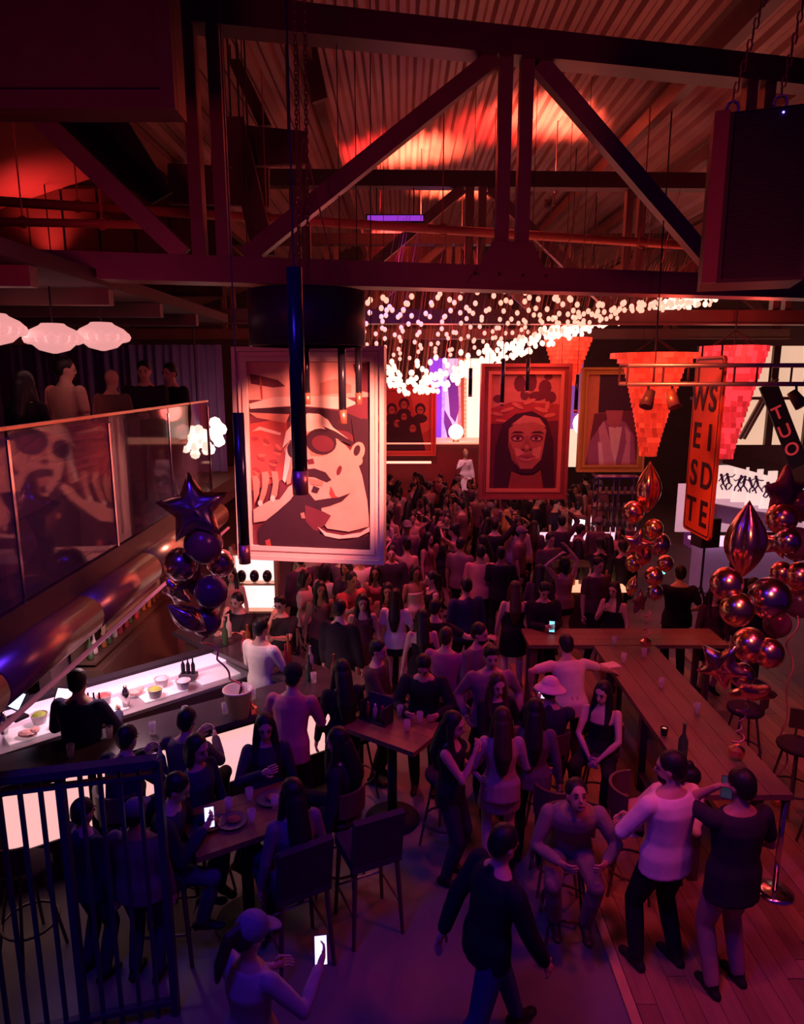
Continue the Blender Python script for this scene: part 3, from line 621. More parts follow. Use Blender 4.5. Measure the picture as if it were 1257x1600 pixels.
for x_, x2 in ((-W/2+.12, .12), (W/2-.24, .30)):
    MB().tube([(x_+.04*math.cos(k_*math.pi/4), .1, Hh+.05+.05*math.sin(k_*math.pi/4)) for k_ in range(8)], .012, 6, True).build('shackle', M_CHROME, sp)
    ch = MB()
    for k_ in range(22):
        c_ = Vector((x_+(x2-x_)*k_/22, .1, Hh+.12+.065*k_)); u_ = Vector((1,0,0)) if k_ % 2 else Vector((0,1,0))
        ch.tube([c_+u_*(.016*math.cos(j*math.pi/3))+Vector((0,0,.04*math.sin(j*math.pi/3))) for j in range(6)], .006, 4, True)
    ch.build('chain', M_STEEL, sp)['kind'] = 'stuff'

# ------------------------------------------------------------------ pendants
dr = thing('drum_pendant', 'wide black drum hanging in front of the pink-framed portrait', 'pendant', P(477, 547, 6.4), world=True)
c = P(477, 540, 6.4); zt = P(477, 452, 6.4).z; rr = (P(571, 500, 6.4).x-P(384, 500, 6.4).x)/2
MB().lathe([(rr-.02, c.z), (rr, c.z), (rr, zt), (rr-.02, zt), (rr-.02, c.z+.01)], (c.x, 6.4+.2, 0), 40, False).build('shade', mat('drum_black', (.03,.018,.035), .45, noise=.1), dr, smooth=True)
MB().lathe([(.001, zt-.02), (rr-.02, zt-.02), (rr-.02, zt-.01), (.001, zt-.01)], (c.x, 6.6, 0), 40, False).build('top_plate', M_BLACK, dr)
for k in range(3): 
    a = 2.1*k; MB().tube([(c.x+.3*math.cos(a), 6.6+.3*math.sin(a), zt), (c.x, 6.6, zt+1.3)], .008, 5).build('hanging_wire', M_STEEL, dr)
for k_, (x_, y0) in enumerate(((468, 0), (482, 0))):
    p0, p1 = P(x_, 430, 6.2), P(x_-8+2*k_, -20, 6.2); ch = MB(); n_ = 60
    for j in range(n_):
        c_ = p0.lerp(p1, j/n_); u_ = Vector((1,0,0)) if j % 2 else Vector((0,1,0))
        ch.tube([c_+u_*(.014*math.cos(i*math.pi/3))+Vector((0,0,.032*math.sin(i*math.pi/3))) for i in range(6)], .005, 4, True)
    tag(ch.build('hoist_chain', M_STEEL, loc=p0), ('hoist chain hanging down to the black drum, left of the pair', 'hoist chain hanging down to the black drum, right of the pair')[k_], 'chain', 'hoist chains')
def tube_pendant(xt, yt, xb, yb, d, wpx, label, tip=.12, up=None):
    p1 = P(xb, yb, d); p0 = P(xt, yt, d); r = wpx*d/F_PX/2; x_ = p1.x
    t = thing('tube_pendant', label, 'pendant', (x_, d, p1.z), 'black tube pendants', world=True)
    L = p0.z-p1.z; tl = min(.22, L*tip)
    MB().tube([(x_, d, p1.z+tl), (x_, d, p0.z)], r, 14).build('rod', M_BLACKG, t, smooth=True)
    MB().tube([(x_, d, p1.z), (x_, d, p1.z+tl)], r*1.06, 14).build('copper_tip', M_COPPER, t, smooth=True)
    MB().tube([(x_, d, p0.z), (x_, d, crown(x_)+.02)], .005, 5).build('cord', M_BLACK, t)
tube_pendant(456, 418, 470, 772, 4.2, 24, 'thick black tube pendant with copper tip, in front of the drum', .11)
tube_pendant(367, 645, 383, 880, 4.9, 18, 'black tube pendant hanging across the left edge of the pink frame', .13)
tube_pendant(480, 540, 480, 632, 7.0, 11, 'short black tube pendant under the drum, left of three', .2)
tube_pendant(535, 540, 536, 662, 7.0, 12, 'long black tube pendant under the drum, middle of three', .18)
tube_pendant(560, 540, 561, 632, 7.2, 10, 'slim black tube pendant under the drum, right of three', .2)
for i, (x_, y0, y1) in enumerate(((785,560,635), (824,560,615), (900,585,645), (735,575,620), (601,570,640))):
    tube_pendant(x_, y0, x_, y1, 11.6, 6, 'distant thin tube pendant %s' % ('before the left of the headscarf portrait', 'before the middle of the headscarf portrait', 'beside the ochre-framed painting', 'left of the headscarf portrait', 'beside the red group painting')[i], .08)

# white shell lamps over the balcony
sm_ = mat('shell_lamp', (.95,.8,.78), .5, noise=.25, scale=9, emit=(1,.42,.40), power=.75)
for i, (x_, y_, d_) in enumerate(((-8, 516, 6.2), (84, 530, 6.6), (160, 527, 7.0))):
    p = P(x_, y_, d_); t = thing('shell_lamp', 'glowing white shell lamp under the balcony ceiling, %s' % ('cut by the picture edge', 'left of the full pair', 'right of the full pair')[i], 'lamp', p, 'balcony shell lamps')
    MB().lathe([(.02,-.13), (.13,-.10), (.22,-.02), (.25,.03), (.20,.08), (.12,.12), (.10,.14)], n=18).build('bowl', sm_, t, smooth=True)
    for k in range(16):
        a = k*math.pi/8; MB().sphere((.21*math.cos(a), .21*math.sin(a), .0), (.06,.06,.05), 6, 4).build('shell', sm_, t)
    MB().tube([(0,0,.12), (0,0,5.29-p.z)], .01, 6).build('stem', M_BLACK, t)
# bright crystal cluster seen through the glass
p = P(312, 690, 9.9); t = thing('crystal_lamp', 'bright white cluster lamp seen through the balustrade glass', 'lamp', p)
cl = mat('crystal_glow', (1,.9,.85), .4, noise=.1, emit=(1,.62,.50), power=4)
for k in range(46):
    a, b = random.random()*6.28, random.random(); r_ = .36*math.sqrt(b)
    MB().sphere((r_*math.cos(a), .3*r_*math.sin(a), random.uniform(-.16,.22)+.05*math.cos(a)), random.uniform(.05,.09), 6, 4).build('crystal', cl, t)
MB().tube([(0,0,.2), (0,0,5.29-p.z)], .012, 6).build('stem', M_BLACK, t)

# ------------------------------------------------------------------ string-light canopy
M_BULB = mat('warm_bulb', (1,.8,.7), .4, noise=0, emit=(1,.40,.28), power=1.5)
try: M_BULB.cycles.emission_sampling = 'NONE'
except Exception: pass
ca = thing('string_light_canopy', 'swooping canopy of hundreds of glowing bulbs strung over the dance floor', 'string lights', (2.0, 11, 5.2), world=True)
bulb_me = MB().sphere((0,0,0), (.032,.032,.038), 8, 5).mesh('bulb', M_BULB, smooth=True)
edge = [(575,560), (592,582), (640,606), (700,596), (760,566), (850,528), (950,500), (1020,482), (1100,456)]
def edge_y(x_):
    for (xa_, ya_), (xb_, yb_) in zip(edge, edge[1:]):
        if xa_ <= x_ <= xb_: return ya_+(yb_-ya_)*(x_-xa_)/(xb_-xa_)
    return edge[-1][1]
farZ = lambda X: P(628.5+X/14.0*F_PX*1.015, edge_y(max(575, min(1100, 628.5+X/14.0*F_PX*1.015))), 14.0).z
bulbs = []
NR = 24
for r_ in range(NR):
    v = r_/(NR-1); Y = 8.6+5.4*v; x0 = -.45-.35*v; x1 = 2.9+3.3*v; cnt = int(13+11*v)
    for c_ in range(cnt):
        X = x0+(x1-x0)*(c_+random.uniform(-.35,.35))/(cnt-1); zf = farZ(max(-.68, min(6.0, X*(1+(1-v)*.15)))); zn = 5.44+.10*math.sin(X*1.8)
        bulbs.append(Vector((X, Y+random.uniform(-.1,.1), zn+(zf-zn)*(v**1.6)+random.uniform(-.05,.05))))
for k in range(420):     # dense far fringe
    X = -.8+6.8*random.random()**1.25; bulbs.append(Vector((X, 13.9+random.uniform(0,.7), farZ(min(X,6.0))+random.uniform(-.16,.20)*(1.0 if X < 4 else .6))))
order = sorted(bulbs, key=lambda p: p.y)
for p in order[:290]:
    o = bpy.data.objects.new('bulb', bulb_me); COL.objects.link(o); o.parent = ca; o.location = p-WORG[ca.name]
g = MB()
for p in order[290:]: g.sphere(p, (.048,.048,.058), 7, 4)
g.build('bulb_fringe', mat('warm_bulb_far', (1,.8,.7), .4, noise=0, emit=(1,.50,.38), power=2.2), ca, smooth=True)['kind'] = 'stuff'
g = MB()
for i, p in enumerate(order):
    if i % 3 == 0: g.tube([p, (p.x+.25, p.y, 6.6)], .0035, 3)
g.build('drop_wires', mat('copper_wire', (.5,.2,.15), .4), ca)['kind'] = 'stuff'
lamp('POINT', (.6, 12.8, 4.9), None, (1,.10,.08), 45, .35); lamp('POINT', (2.6, 12.6, 5.0), None, (1,.10,.08), 35, .35)

# ------------------------------------------------------------------ tiled lanterns
def lantern(px_, ytop, ybot, d, wtop, wbot, rows, label, m_, flange=1.0):
    p0, p1 = P(px_, ytop, d), P(px_, ybot, d); t = thing('tiled_lantern', label, 'lantern', (p0.x, d, p1.z), 'tiled lanterns', world=True); hh = (p0.z-p1.z)/rows
    for r_ in range(rows):
        f = r_/(rows-1.0); rad = (wbot+(wtop-wbot)*(f**1.15))/2*(1 if r_ < rows-2 or flange <= 1 else (1.16, 1.34)[r_-rows+2]); z_ = p1.z+hh*(r_+.5); n_ = max(10, int(2*math.pi*rad/.09)); g = MB()
        for k in range(n_):
            a = 2*math.pi*(k+.5*(r_ % 2))/n_; rt = Matrix.Rotation(a, 3, 'Z'); tl = Matrix.Rotation(R(random.uniform(-7,7)), 3, 'Y')
            g.cur = random.choice((0,0,1,2) if f < .6 else (0,2,2,0)); g.box(Vector((p0.x, d, z_))+rt@Vector((rad,0,0)), (.012, 2*math.pi*rad/n_*.94, hh*1.04), rt@tl)
        o = g.build('tile_tier', m_, t); o['kind'] = 'stuff'
    if flange > 9: 
        g = MB(); n_ = 40; zt = p0.z
        pr = [(wtop/2, zt), (wtop/2*1.15, zt+.06), (wtop/2*1.45, zt+.20), (wtop/2*flange, zt+.42)]
        g.lathe([(r_, z_) for r_, z_ in pr]+[(r_-.02, z_+.02) for r_, z_ in pr[::-1]], (p0.x, d, 0), n_, False); g.build('flared_rim', m_, t, smooth=True)
    MB().tube([(p0.x, d, p0.z-.1), (p0.x, d, crown(p0.x)+.005)], .012, 6).build('stem', M_BLACK, t)
    for k in range(4): a = k*math.pi/2+.5; MB().tube([(p0.x, d, p0.z+.25), (p0.x+wtop/2*math.cos(a), d+wtop/2*math.sin(a), p0.z-hh*.3)], .008, 5).build('spider_arm', M_BLACK, t)
    l = lamp('POINT', (p0.x-.1, d-wtop/2-.5, p0.z-.1), None, (1,.10,.06), 25, .2)
M_TILE = [mat('lantern_tile_%d' % i, (.7,.10,.05), .45, noise=.35, scale=14, emit=(1,.042,.018), power=pw_) for i, pw_ in enumerate((.55, .34, 1.0))]
M_TILE2 = [mat('lantern_tile_pink_%d' % i, (.7,.10,.10), .45, noise=.35, scale=14, emit=(1,.035,.05), power=pw_) for i, pw_ in enumerate((.55, .36, 1.3))]
lantern(888, 528, 602, 14.6, .95, .42, 11, 'small orange tiled lantern hanging below the end of the string lights', M_TILE)
lantern(1024, 552, 712, 11.6, 1.04, .26, 21, 'large red tiled lantern tapering downward left of the orange sign', M_TILE, 1.25)
lantern(1148, 541, 716, 11.9, 1.06, .26, 21, 'large pinkish-red tiled lantern tapering downward right of the orange sign', M_TILE2, 1.0)

# violet strip on the second truss and a few fairy lights at its left end
p = P(618, 341, 11.85); t = thing('strip_light', 'short violet strip light fixed to the second truss', 'strip light', (p.x, 11.85, p.z), 'truss strip lights')
MB().box((0,.03,0), (.95,.06,.12)).build('housing', M_BLACK, t); MB().box((0,-.005,0), (.9,.02,.08)).build('diffuser', mat('violet_strip', (.5,.2,.9), .4, noise=0, emit=(.40,.05,.85), power=.7), t)
for s_ in (-.3, .3): MB().tube([(s_,.05,.05), (s_,.12,7.45-p.z)], .012, 5).build('bracket', M_STEELD, t)
p = P(368, 430, 9.2); t = thing('fairy_lights', 'small cluster of fairy lights under the left end of the nearest truss', 'string lights', p)
MB().tube([(-.2,0,.1), (-.1,0,.03), (.0,0,.05), (.12,0,.02), (.22,0,.12), (.25,0,1.1)], .006, 5).build('cable', M_BLACK, t)
for x_, z_ in ((-.15,.02), (-.06,-.02), (.0,.0), (.05,.01), (.10,-.04), (.20,.04)): MB().sphere((x_,0,z_), .028, 8, 5).build('bulb', M_BULB, t)
# ================================================================== BALLOONS
M_ROSE = mat('rose_foil', (.95,.45,.34), .22, 1, noise=.05)
M_GOLD = mat('gold_foil', (.95,.60,.28), .22, 1, noise=.05)
M_PEWT = mat('pewter_foil', (.60,.42,.48), .20, 1, noise=.05)
M_PURP = mat('purple_latex', (.20,.05,.12), .25, .2, noise=.05)
def star_mesh(Rr, m_, k=5, inner=.52):
    g = MB(); out = []
    for i in range(2*k):
        r_ = Rr if i % 2 == 0 else Rr*inner; a = math.pi/2+math.pi*i/k; out.append((r_*math.cos(a), r_*math.sin(a)))
    det = []
    for i in range(2*k):
        x0, y0 = out[i]; x1, y1 = out[(i+1) % (2*k)]
        for j in range(3): det.append((x0+(x1-x0)*j/3, y0+(y1-y0)*j/3))
    n = len(det); S = [1, .86, .66, .42, .2]
    for s_ in (-1, 1):
        ids = []
        for q_ in S:
            b = len(g.v); ids.append(b)
            for x, y in det: 
                rl = math.hypot(x, y)/Rr; g.v.append(Vector((x*q_, s_*Rr*.36*math.sqrt(max(0, 1-q_*q_))*(.75+.25*q_*(1.3-rl)), y*q_)))
        c = len(g.v); g.v.append(Vector((0, s_*Rr*.36, 0)))
        for a, b in zip(ids, ids[1:]):
            for i in range(n):
                j = (i+1) % n; g.face(*((a+i, a+j, b+j, b+i) if s_ < 0 else (a+i, b+i, b+j, a+j)))
        for i in range(n):
            j = (i+1) % n; g.face(*((ids[-1]+i, ids[-1]+j, c) if s_ < 0 else (ids[-1]+j, ids[-1]+i, c)))
    return g.mesh('star_balloon', m_, smooth=True)
def orb_mesh(rr, hh, m_):
    g = MB(); n_ = 36; ids = []
    for i in range(17):
        f = i/16.0; r_ = rr*math.sin(math.pi*f**.9)**1.1+.002; b = len(g.v); ids.append(b)
        for j in range(n_):
            a = 2*math.pi*j/n_; q_ = r_*(1-.16*abs(math.sin(3*a))**4-.03*math.sin(9*f+a)); g.v.append(Vector((q_*math.cos(a), q_*math.sin(a), -hh/2+hh*f)))
    for a, b in zip(ids, ids[1:]): g.join(a, b, n_)
    g.cap(ids[0], n_); g.cap(ids[-1], n_, True); return g.mesh('teardrop_balloon', m_, smooth=True)
def ball_mesh(rr, m_):
    g = MB().sphere((0,0,0), (rr,rr,rr*1.06), 20, 12); g.tube([(0,0,-rr*1.04), (0,0,-rr*1.14)], [.012,.022], 6); return g.mesh('round_balloon', m_, smooth=True)
def bouquet(label, base, items, ribbon_top, mats_, zfloor, weight=True):
    t = thing('balloon_bouquet', label, 'balloons', (base.x, base.y, zfloor), 'balloon bouquets', world=True); org = WORG[t.name]
    for kind, px_, py_, d_, spx, mi, rot in items:
        p = P(px_, py_, d_); rr = spx*d_/F_PX
        me = star_mesh(rr, mats_[mi]) if kind == 'star' else orb_mesh(rr*.5, rr*2.0, mats_[mi]) if kind == 'orb' else ball_mesh(rr, mats_[mi])
        inst(me, {'star': 'star_balloon', 'orb': 'teardrop_balloon', 'ball': 'round_balloon'}[kind], t, p-org, (R(rot[0]), R(rot[1]), R(rot[2])))
    top = ribbon_top; pts = []; n_ = 40
    for i in range(n_+1):
        f = i/n_; a = f*26; r_ = .03+.02*math.sin(f*9)
        pts.append(Vector((base.x+(top.x-base.x)*f+r_*math.cos(a), base.y+(top.y-base.y)*f+r_*math.sin(a), zfloor+.08+(top.z-zfloor-.08)*f)))
    MB().tube(pts, .010, 5).build('curled_ribbon', mat('pink_ribbon', (.75,.25,.28), .35, .3, noise=.1), t, smooth=True)
    if weight: MB().lathe([(.07,0), (.07,.06), (.03,.09), (.02,.10)], (base.x, base.y, zfloor), 10).build('weight', M_ROSE, t)
ml = [M_ROSE, M_GOLD, M_PEWT, M_PURP]
b0 = G(1165, 1225, 1.05); b0 = Vector((3.05, 5.75, 1.05))
D = 5.9
bouquet('rose-gold balloon bouquet with a big teardrop foil, over the near table end', b0,
  [('orb',1166,843,6.2,64,0,(0,0,20)), ('ball',1136,912,D,26,0,(0,0,0)), ('ball',1203,935,5.9,33,2,(0,0,0)), ('ball',1152,952,5.75,27,1,(0,0,0)), ('ball',1172,1008,5.9,28,0,(0,0,0)), ('star',1128,1040,5.55,46,0,(10,25,-35)), ('ball',1202,1020,5.8,24,0,(0,0,0)), ('star',1178,1082,5.6,40,0,(55,15,10)), ('ball',1160,1055,5.9,20,2,(0,0,0)), ('ball',1215,975,6.2,22,3,(0,0,0))], P(1163, 1100, 5.75), ml, 1.10, True)
b1 = G(1010, 1005, 1.05); b1 = Vector((3.12, 8.35, 1.05))
bouquet('slim gold balloon bouquet with a teardrop foil, at the far table end', b1,
  [('orb',1014,762,8.6,42,0,(0,0,10)), ('ball',990,800,8.5,17,0,(0,0,0)), ('ball',1022,826,8.4,15,1,(0,0,0)), ('star',996,850,8.2,27,0,(5,10,-20)), ('ball',1004,868,8.3,15,0,(0,0,0)), ('ball',1030,850,8.6,18,2,(0,0,0)), ('ball',990,880,8.4,13,1,(0,0,0)), ('ball',1022,900,8.4,15,0,(0,0,0)), ('orb',988,915,8.2,18,1,(0,15,0)), ('ball',1024,925,8.5,13,2,(0,0,0)), ('star',1000,940,8.6,22,3,(0,0,40)), ('ball',1040,880,8.7,13,0,(0,0,0))], P(1012, 955, 8.4), ml, 1.10)
b2 = Vector((-1.55, 6.55, 1.10))
bouquet('dark pewter balloon bouquet with a large star foil on top, tied beside the bar', b2,
  [('star',303,795,6.1,60,2,(-8,-6,12)), ('ball',318,850,6.2,31,3,(0,0,0)), ('ball',283,882,6.3,27,2,(0,0,0)), ('star',300,905,6.4,34,3,(0,30,40)), ('ball',330,925,6.2,27,3,(0,0,0)), ('orb',292,965,6.0,40,2,(0,-48,20)), ('ball',322,970,6.3,25,3,(0,0,0)), ('ball',345,880,6.6,22,2,(0,0,0)), ('star',275,925,6.4,30,2,(20,-20,-30))], P(312, 985, 6.2), ml, 1.10)
b3 = Vector((4.0, 6.6, 0))
bouquet('dark balloon bouquet cut by the right picture edge', b3,
  [('star',1226,770,6.9,46,3,(0,0,20)), ('ball',1222,810,6.7,24,0,(0,0,0)), ('ball',1246,850,6.6,26,3,(0,0,0)), ('ball',1232,845,6.5,20,2,(0,0,0)), ('ball',1250,900,6.6,22,0,(0,0,0)), ('star',1215,850,6.9,26,0,(0,10,-40)), ('ball',1222,895,6.7,18,0,(0,0,0)), ('ball',1254,790,6.9,24,3,(0,0,0)), ('ball',1250,940,6.8,26,3,(0,0,0))], P(1242, 955, 6.7), ml, 0.02)

# ================================================================== FURNITURE
tb = thing('communal_table', 'long wooden communal table running away beside the plank floor', 'table', (2.88, 6.9, 0), world=True)
for k in range(4):
    x_ = 2.585+.198*k; MB().box((x_, 6.82, 1.03), (.193, 3.24, .05)).build('top_board', M_WOOD, tb)
MB().box((2.88, 6.82, .97), (.70, 3.0, .06)).build('apron', M_WOODD, tb)
for y_ in (5.5, 6.9, 8.2):
    for x_ in (2.62, 3.14): MB().box((x_, y_, .47), (.08, .08, .94)).build('leg', M_STEELD, tb)
for x_ in (2.62, 3.14): MB().box((x_, 6.85, .22), (.05, 2.6, .05)).build('foot_rail', M_STEELD, tb)
tb2 = thing('cross_table', 'wooden bar table set crosswise at the far end of the communal table', 'table', (2.5, 8.75, 0), world=True)
for k in range(3): MB().box((2.95, 8.56+.2*k, 1.03), (2.6, .195, .05)).build('top_board', M_WOOD, tb2)
for x_ in (1.75, 2.9, 4.05):
    for y_ in (8.6, 8.95): MB().box((x_, y_, .5), (.07,.07,1.0)).build('leg', M_STEELD, tb2)
def pedestal_table(label, c, rz, w_, l_, h_=1.05):
    t = thing('high_table', label, 'table', c, 'pedestal tables', rz)
    for k in range(4): MB().box((0, -w_/2+w_*(k+.5)/4, h_-.025), (l_, w_/4-.004, .05)).build('top_board', M_WOOD, t)
    MB().box((0,0,h_-.07), (l_*.7, w_*.7, .04)).build('under_frame', M_STEELD, t)
    MB().tube([(0,0,.03), (0,0,h_-.08)], .05, 14).build('column', M_BLACK, t, smooth=True)
    MB().lathe([(.28,0), (.28,.02), (.10,.045), (.05,.07)], n=24).build('base', M_BLACK, t, smooth=True)
    return t
pedestal_table('wooden pedestal table holding a menu caddy, in the middle of the floor', (-.10, 6.38, 0), R(-34), .62, .92)
pedestal_table('wooden pedestal table crowded by seated people near the railing', (-1.28, 5.03, 0), R(30), .62, .92, .98)
# menu caddy and drinks
t = thing('menu_caddy', 'dark caddy with menus and sauce bottles on the middle pedestal table', 'caddy', (-.26, 6.48, 1.05), rz=R(-34))
for x_ in (-.15, .15): MB().box((x_,0,.10), (.012,.16,.20)).build('side', M_BLACK, t)
MB().box((0,0,.008), (.30,.16,.016)).build('base', M_BLACK, t); MB().box((0,.075,.13), (.30,.01,.25)).build('menu', fab((.08,.05,.08)), t)
for k in range(3): MB().lathe([(.026,.016), (.026,.13), (.012,.16), (.012,.19)], (-.09+.09*k,-.02,0), 9).build('sauce_bottle', (MATS['bottle_0'], MATS['bottle_2'], MATS['bottle_3'])[k], t, smooth=True)
for x_, y_ in ((.05,6.25), (.18,6.42), (-.02,6.56)): glass((x_, y_, 1.051), 'clear tumbler on the middle pedestal table', 'middle table tumblers')
for x_, y_ in ((-1.42,5.08), (-1.2,4.93), (-1.05,5.12), (-1.28,5.22)): glass((x_, y_, .981), 'clear tumbler on the crowded pedestal table', 'crowded table tumblers')
for i, (x_, y_) in enumerate(((-1.36,4.94), (-1.10,5.24), (-1.53,4.92))):
    t = thing('plate', 'dark plate with food scraps on the crowded pedestal table, %s' % ('nearest the railing', 'farthest from the railing', 'at the railing corner')[i], 'plate', (x_, y_, .981), 'plates')
    MB().lathe([(.06,0), (.12,.018), (.125,.022), (.115,.022), (.06,.008)], n=18).build('dish', mat('plate_dark', (.12,.10,.12), .3), t, smooth=True)
    MB().sphere((.01,.01,.025), (.06,.05,.02), 9, 5).build('food', fab((.35,.18,.07)), t)
def nice_bottle(px_, py_, z, label):
    p = G(px_, py_, z); o = bottle((p.x, p.y, z), label, None, 1); o.scale = (1.15,1.15,1.2)
nice_bottle(1066, 1188, 1.056, 'dark wine bottle standing on the near end of the long table')
t = thing('candle_holder', 'small dark candle holder on the long table', 'candle', (*G(1038, 1148, 1.056).xy, 1.056))
MB().lathe([(.03,0), (.038,.08), (.034,.08), (.028,.01)], n=12).build('cup', M_BLACKG, t); MB().tube([(0,0,.01), (0,0,.07)], .022, 10).build('candle', mat('wax', (.8,.6,.5), .5, emit=(1,.4,.2), power=.4), t)
p = G(948, 1040, 1.056); t = thing('paper_napkin', 'folded pale paper napkin under the leaning man\'s hand', 'napkin', (p.x+.05, p.y, 1.056), rz=.3)
MB().box((0,0,.004), (.2,.16,.008)).build('lower_fold', fab((.8,.6,.5)), t); MB().box((.01,.0,.011), (.18,.14,.005), Matrix.Rotation(.1,3,'Z')).build('upper_fold', fab((.8,.6,.5)), t)
for i, (x_, y_) in enumerate(((2.7,7.9), (2.9,7.2), (3.05,6.6), (2.75,8.45), (3.0,8.05))): glass((x_, y_, 1.056), 'clear tumbler on the long communal table', 'communal table tumblers')

# stools
def make_stool():
    t = thing('bar_stool', 's', 'stool', (0,0,0), 'bar stools'); 
    MB().lathe([(.02,.70), (.19,.70), (.20,.72), (.20,.745), (.18,.76), (.02,.765)], n=20).build('seat', fab((.05,.03,.05)), t, smooth=True)
    g = MB(); n_ = 16
    for i in range(n_+1):
        a = R(-75+150*i/n_)+math.pi/2
        for r_, z_ in ((.205,.82), (.205,1.04), (.23,1.04), (.23,.82)): g.v.append(Vector((r_*math.cos(a), r_*math.sin(a), z_)))
    for i in range(n_):
        for j in range(4): g.face(4*i+j, 4*i+(j+1) % 4, 4*i+4+(j+1) % 4, 4*i+4+j)
    g.face(3,2,1,0); g.face(4*n_, 4*n_+1, 4*n_+2, 4*n_+3)
    g.build('backrest', mat('stool_leather', (.10,.045,.05), .5, noise=.1), t)
    for s_ in (-1, 1): MB().tube([(s_*.16,.10,.72), (s_*.18,.125,.84)], .012, 6).build('back_support', M_STEELD, t)
    for k in range(4):
        a = math.pi/4+k*math.pi/2; MB().tube([(.12*math.cos(a), .12*math.sin(a), .70), (.25*math.cos(a), .25*math.sin(a), .0)], .013, 7).build('leg', M_STEELD, t)
    MB().tube([(.205*math.cos(k*math.pi/10), .205*math.sin(k*math.pi/10), .25) for k in range(20)], .012, 6, True).build('foot_ring', M_STEELD, t)
    return t
stool0 = make_stool(); st_used = [0]
def stool(x, y, rz, label):
    o = stool0 if not st_used[0] else copy_tree(stool0); st_used[0] = 1
    o.location = (x, y, 0); o.rotation_euler = (0,0,rz); o['label'] = label
PI = math.pi
for x, y, rz, lb in ((-.50,6.78,.6,'bar stool tucked behind the left corner of the middle pedestal table'), (.42,6.02,-2.2,'bar stool tucked at the near corner of the middle pedestal table'), (1.36,5.46,PI,'empty bar stool with its curved back to the camera, behind the man in grey'), (1.34,4.93,R(-4),'bar stool with a wide foot ring under the man in grey'), (2.02,5.38,R(70),'bar stool under the bending woman with pale sleeves'),
   (4.05,5.85,-1.5,'bar stool on the right of the long table beside the balloons'), (4.1,6.55,-1.4,'bar stool on the right of the long table, second from the balloons'), (3.95,7.35,-1.6,'bar stool on the right of the long table, third from the balloons'), (4.3,4.95,-2.0,'bar stool at the right picture edge beside the stanchion'), (4.55,5.45,-2.4,'bar stool with pale seat edge behind the stanchion'),
   (-2.95,4.75,R(146),'bar stool at the glowing bar front by the picture edge')): stool(x, y, rz, lb)
# dark upholstered bar chair in the foreground
def bar_chair(x, y, rz, label):
    t = thing('bar_chair', label, 'chair', (x, y, 0), 'upholstered bar chairs', rz); m_ = fab((.045,.03,.06))
    MB().box((0,0,.72), (.42,.42,.09)).build('seat', m_, t)
    g = MB(); rt = Matrix.Rotation(R(-9), 3, 'X'); g.box((0,.215,.95), (.42,.06,.40), rt); g.build('backrest', m_, t)
    for sx in (-1,1):
        for sy in (-1,1): MB().tube([(sx*.18,sy*.18,.68), (sx*.215,sy*.215,0)], [.022,.016], 8).build('leg', M_STEELD, t)
    for sx in (-1,1): MB().tube([(sx*.2,-.2,.28), (sx*.2,.2,.28)], .011, 6).build('side_rail', M_STEELD, t)
    MB().tube([(-.2,-.2,.28), (.2,-.2,.28)], .011, 6).build('foot_rail', M_CHROME, t)
bar_chair(-.28, 5.0, R(205), 'dark upholstered bar chair with tall legs, alone in the open floor')
bar_chair(-.82, 4.66, R(-150), 'dark upholstered bar chair under the grey-topped woman')
bar_chair(-1.86, 4.75, R(96), 'dark upholstered bar chair under the navy-clad diner')
# stanchion
t = thing('stanchion', 'slim chrome stanchion post on a round base beside the plank floor', 'stanchion', (3.28, 5.32, 0))
MB().lathe([(.16,.02), (.16,.035), (.10,.05), (.03,.06)], n=24).build('base', M_CHROME, t, smooth=True)
MB().tube([(0,0,.05), (0,0,.93)], .024, 14).build('post', M_CHROME, t, smooth=True)
MB().lathe([(.04,.93), (.045,.96), (.045,1.0), (.02,1.01)], n=14).build('cap', M_BLACK, t, smooth=True)
# railing in the foreground
rl = thing('steel_railing', 'dark steel railing with close vertical bars at lower left', 'railing', (-1.95, 4.1, 0), world=True)
r0, r1 = Vector((-3.35, 3.72, 2.02)), Vector((-1.62, 4.16, 2.0)); M_RAIL = mat('navy_steel', (.05,.045,.08), .4, noise=.1)
MB().bar(r0, r1, .09, .05).build('top_rail', M_RAIL, rl); MB().bar(r0-Vector((0,0,.10)), r1-Vector((0,0,.10)), .04, .03).build('under_rail', M_RAIL, rl); MB().bar((r0.x,r0.y,.12), (r1.x,r1.y,.12), .05, .04).build('bottom_rail', M_RAIL, rl)
for k in range(16):
    p = r0.lerp(r1, k/15.0); w_ = .05 if k % 5 == 0 else .024
    MB().box((p.x, p.y, 1.0), (w_, w_, 2.0)).build('post' if k % 5 == 0 else 'baluster', M_RAIL, rl)
q1 = r1+Vector((.05,.02,0)); 
# ================================================================== FAR END OF THE HALL
# right bar: backlit pictures, counter, lit windows with brace
wr = struct('window_1', MB().box((9.0, 16.55, 4.0), (4.2, .06, 2.3)), mat('window_glow', (.9,.8,.6), .5, noise=.2, scale=2, emit=(1,.62,.42), power=.75))
for x_ in (6.95, 7.75, 8.7, 9.6): MB().box((x_, 16.46, 4.0), (.16, .1, 2.3)).build('mullion', M_WOODD, wr)
MB().box((8.6, 16.46, 3.95), (3.6, .08, .07)).build('glazing_bar', M_STEEL, wr)
for a_, b_ in (((8.0,3.0), (8.65,4.4)), ((8.1,3.0), (8.75,4.4))): MB().bar((a_[0],16.4,a_[1]), (b_[0],16.4,b_[1]), .06, .08, (0,1,0)).build('brace', M_STEEL, wr)
lb = thing('letter_board', 'dark slanting board with red letters in front of the lit windows', 'sign', (8.9, 15.9, 2.8), world=True)
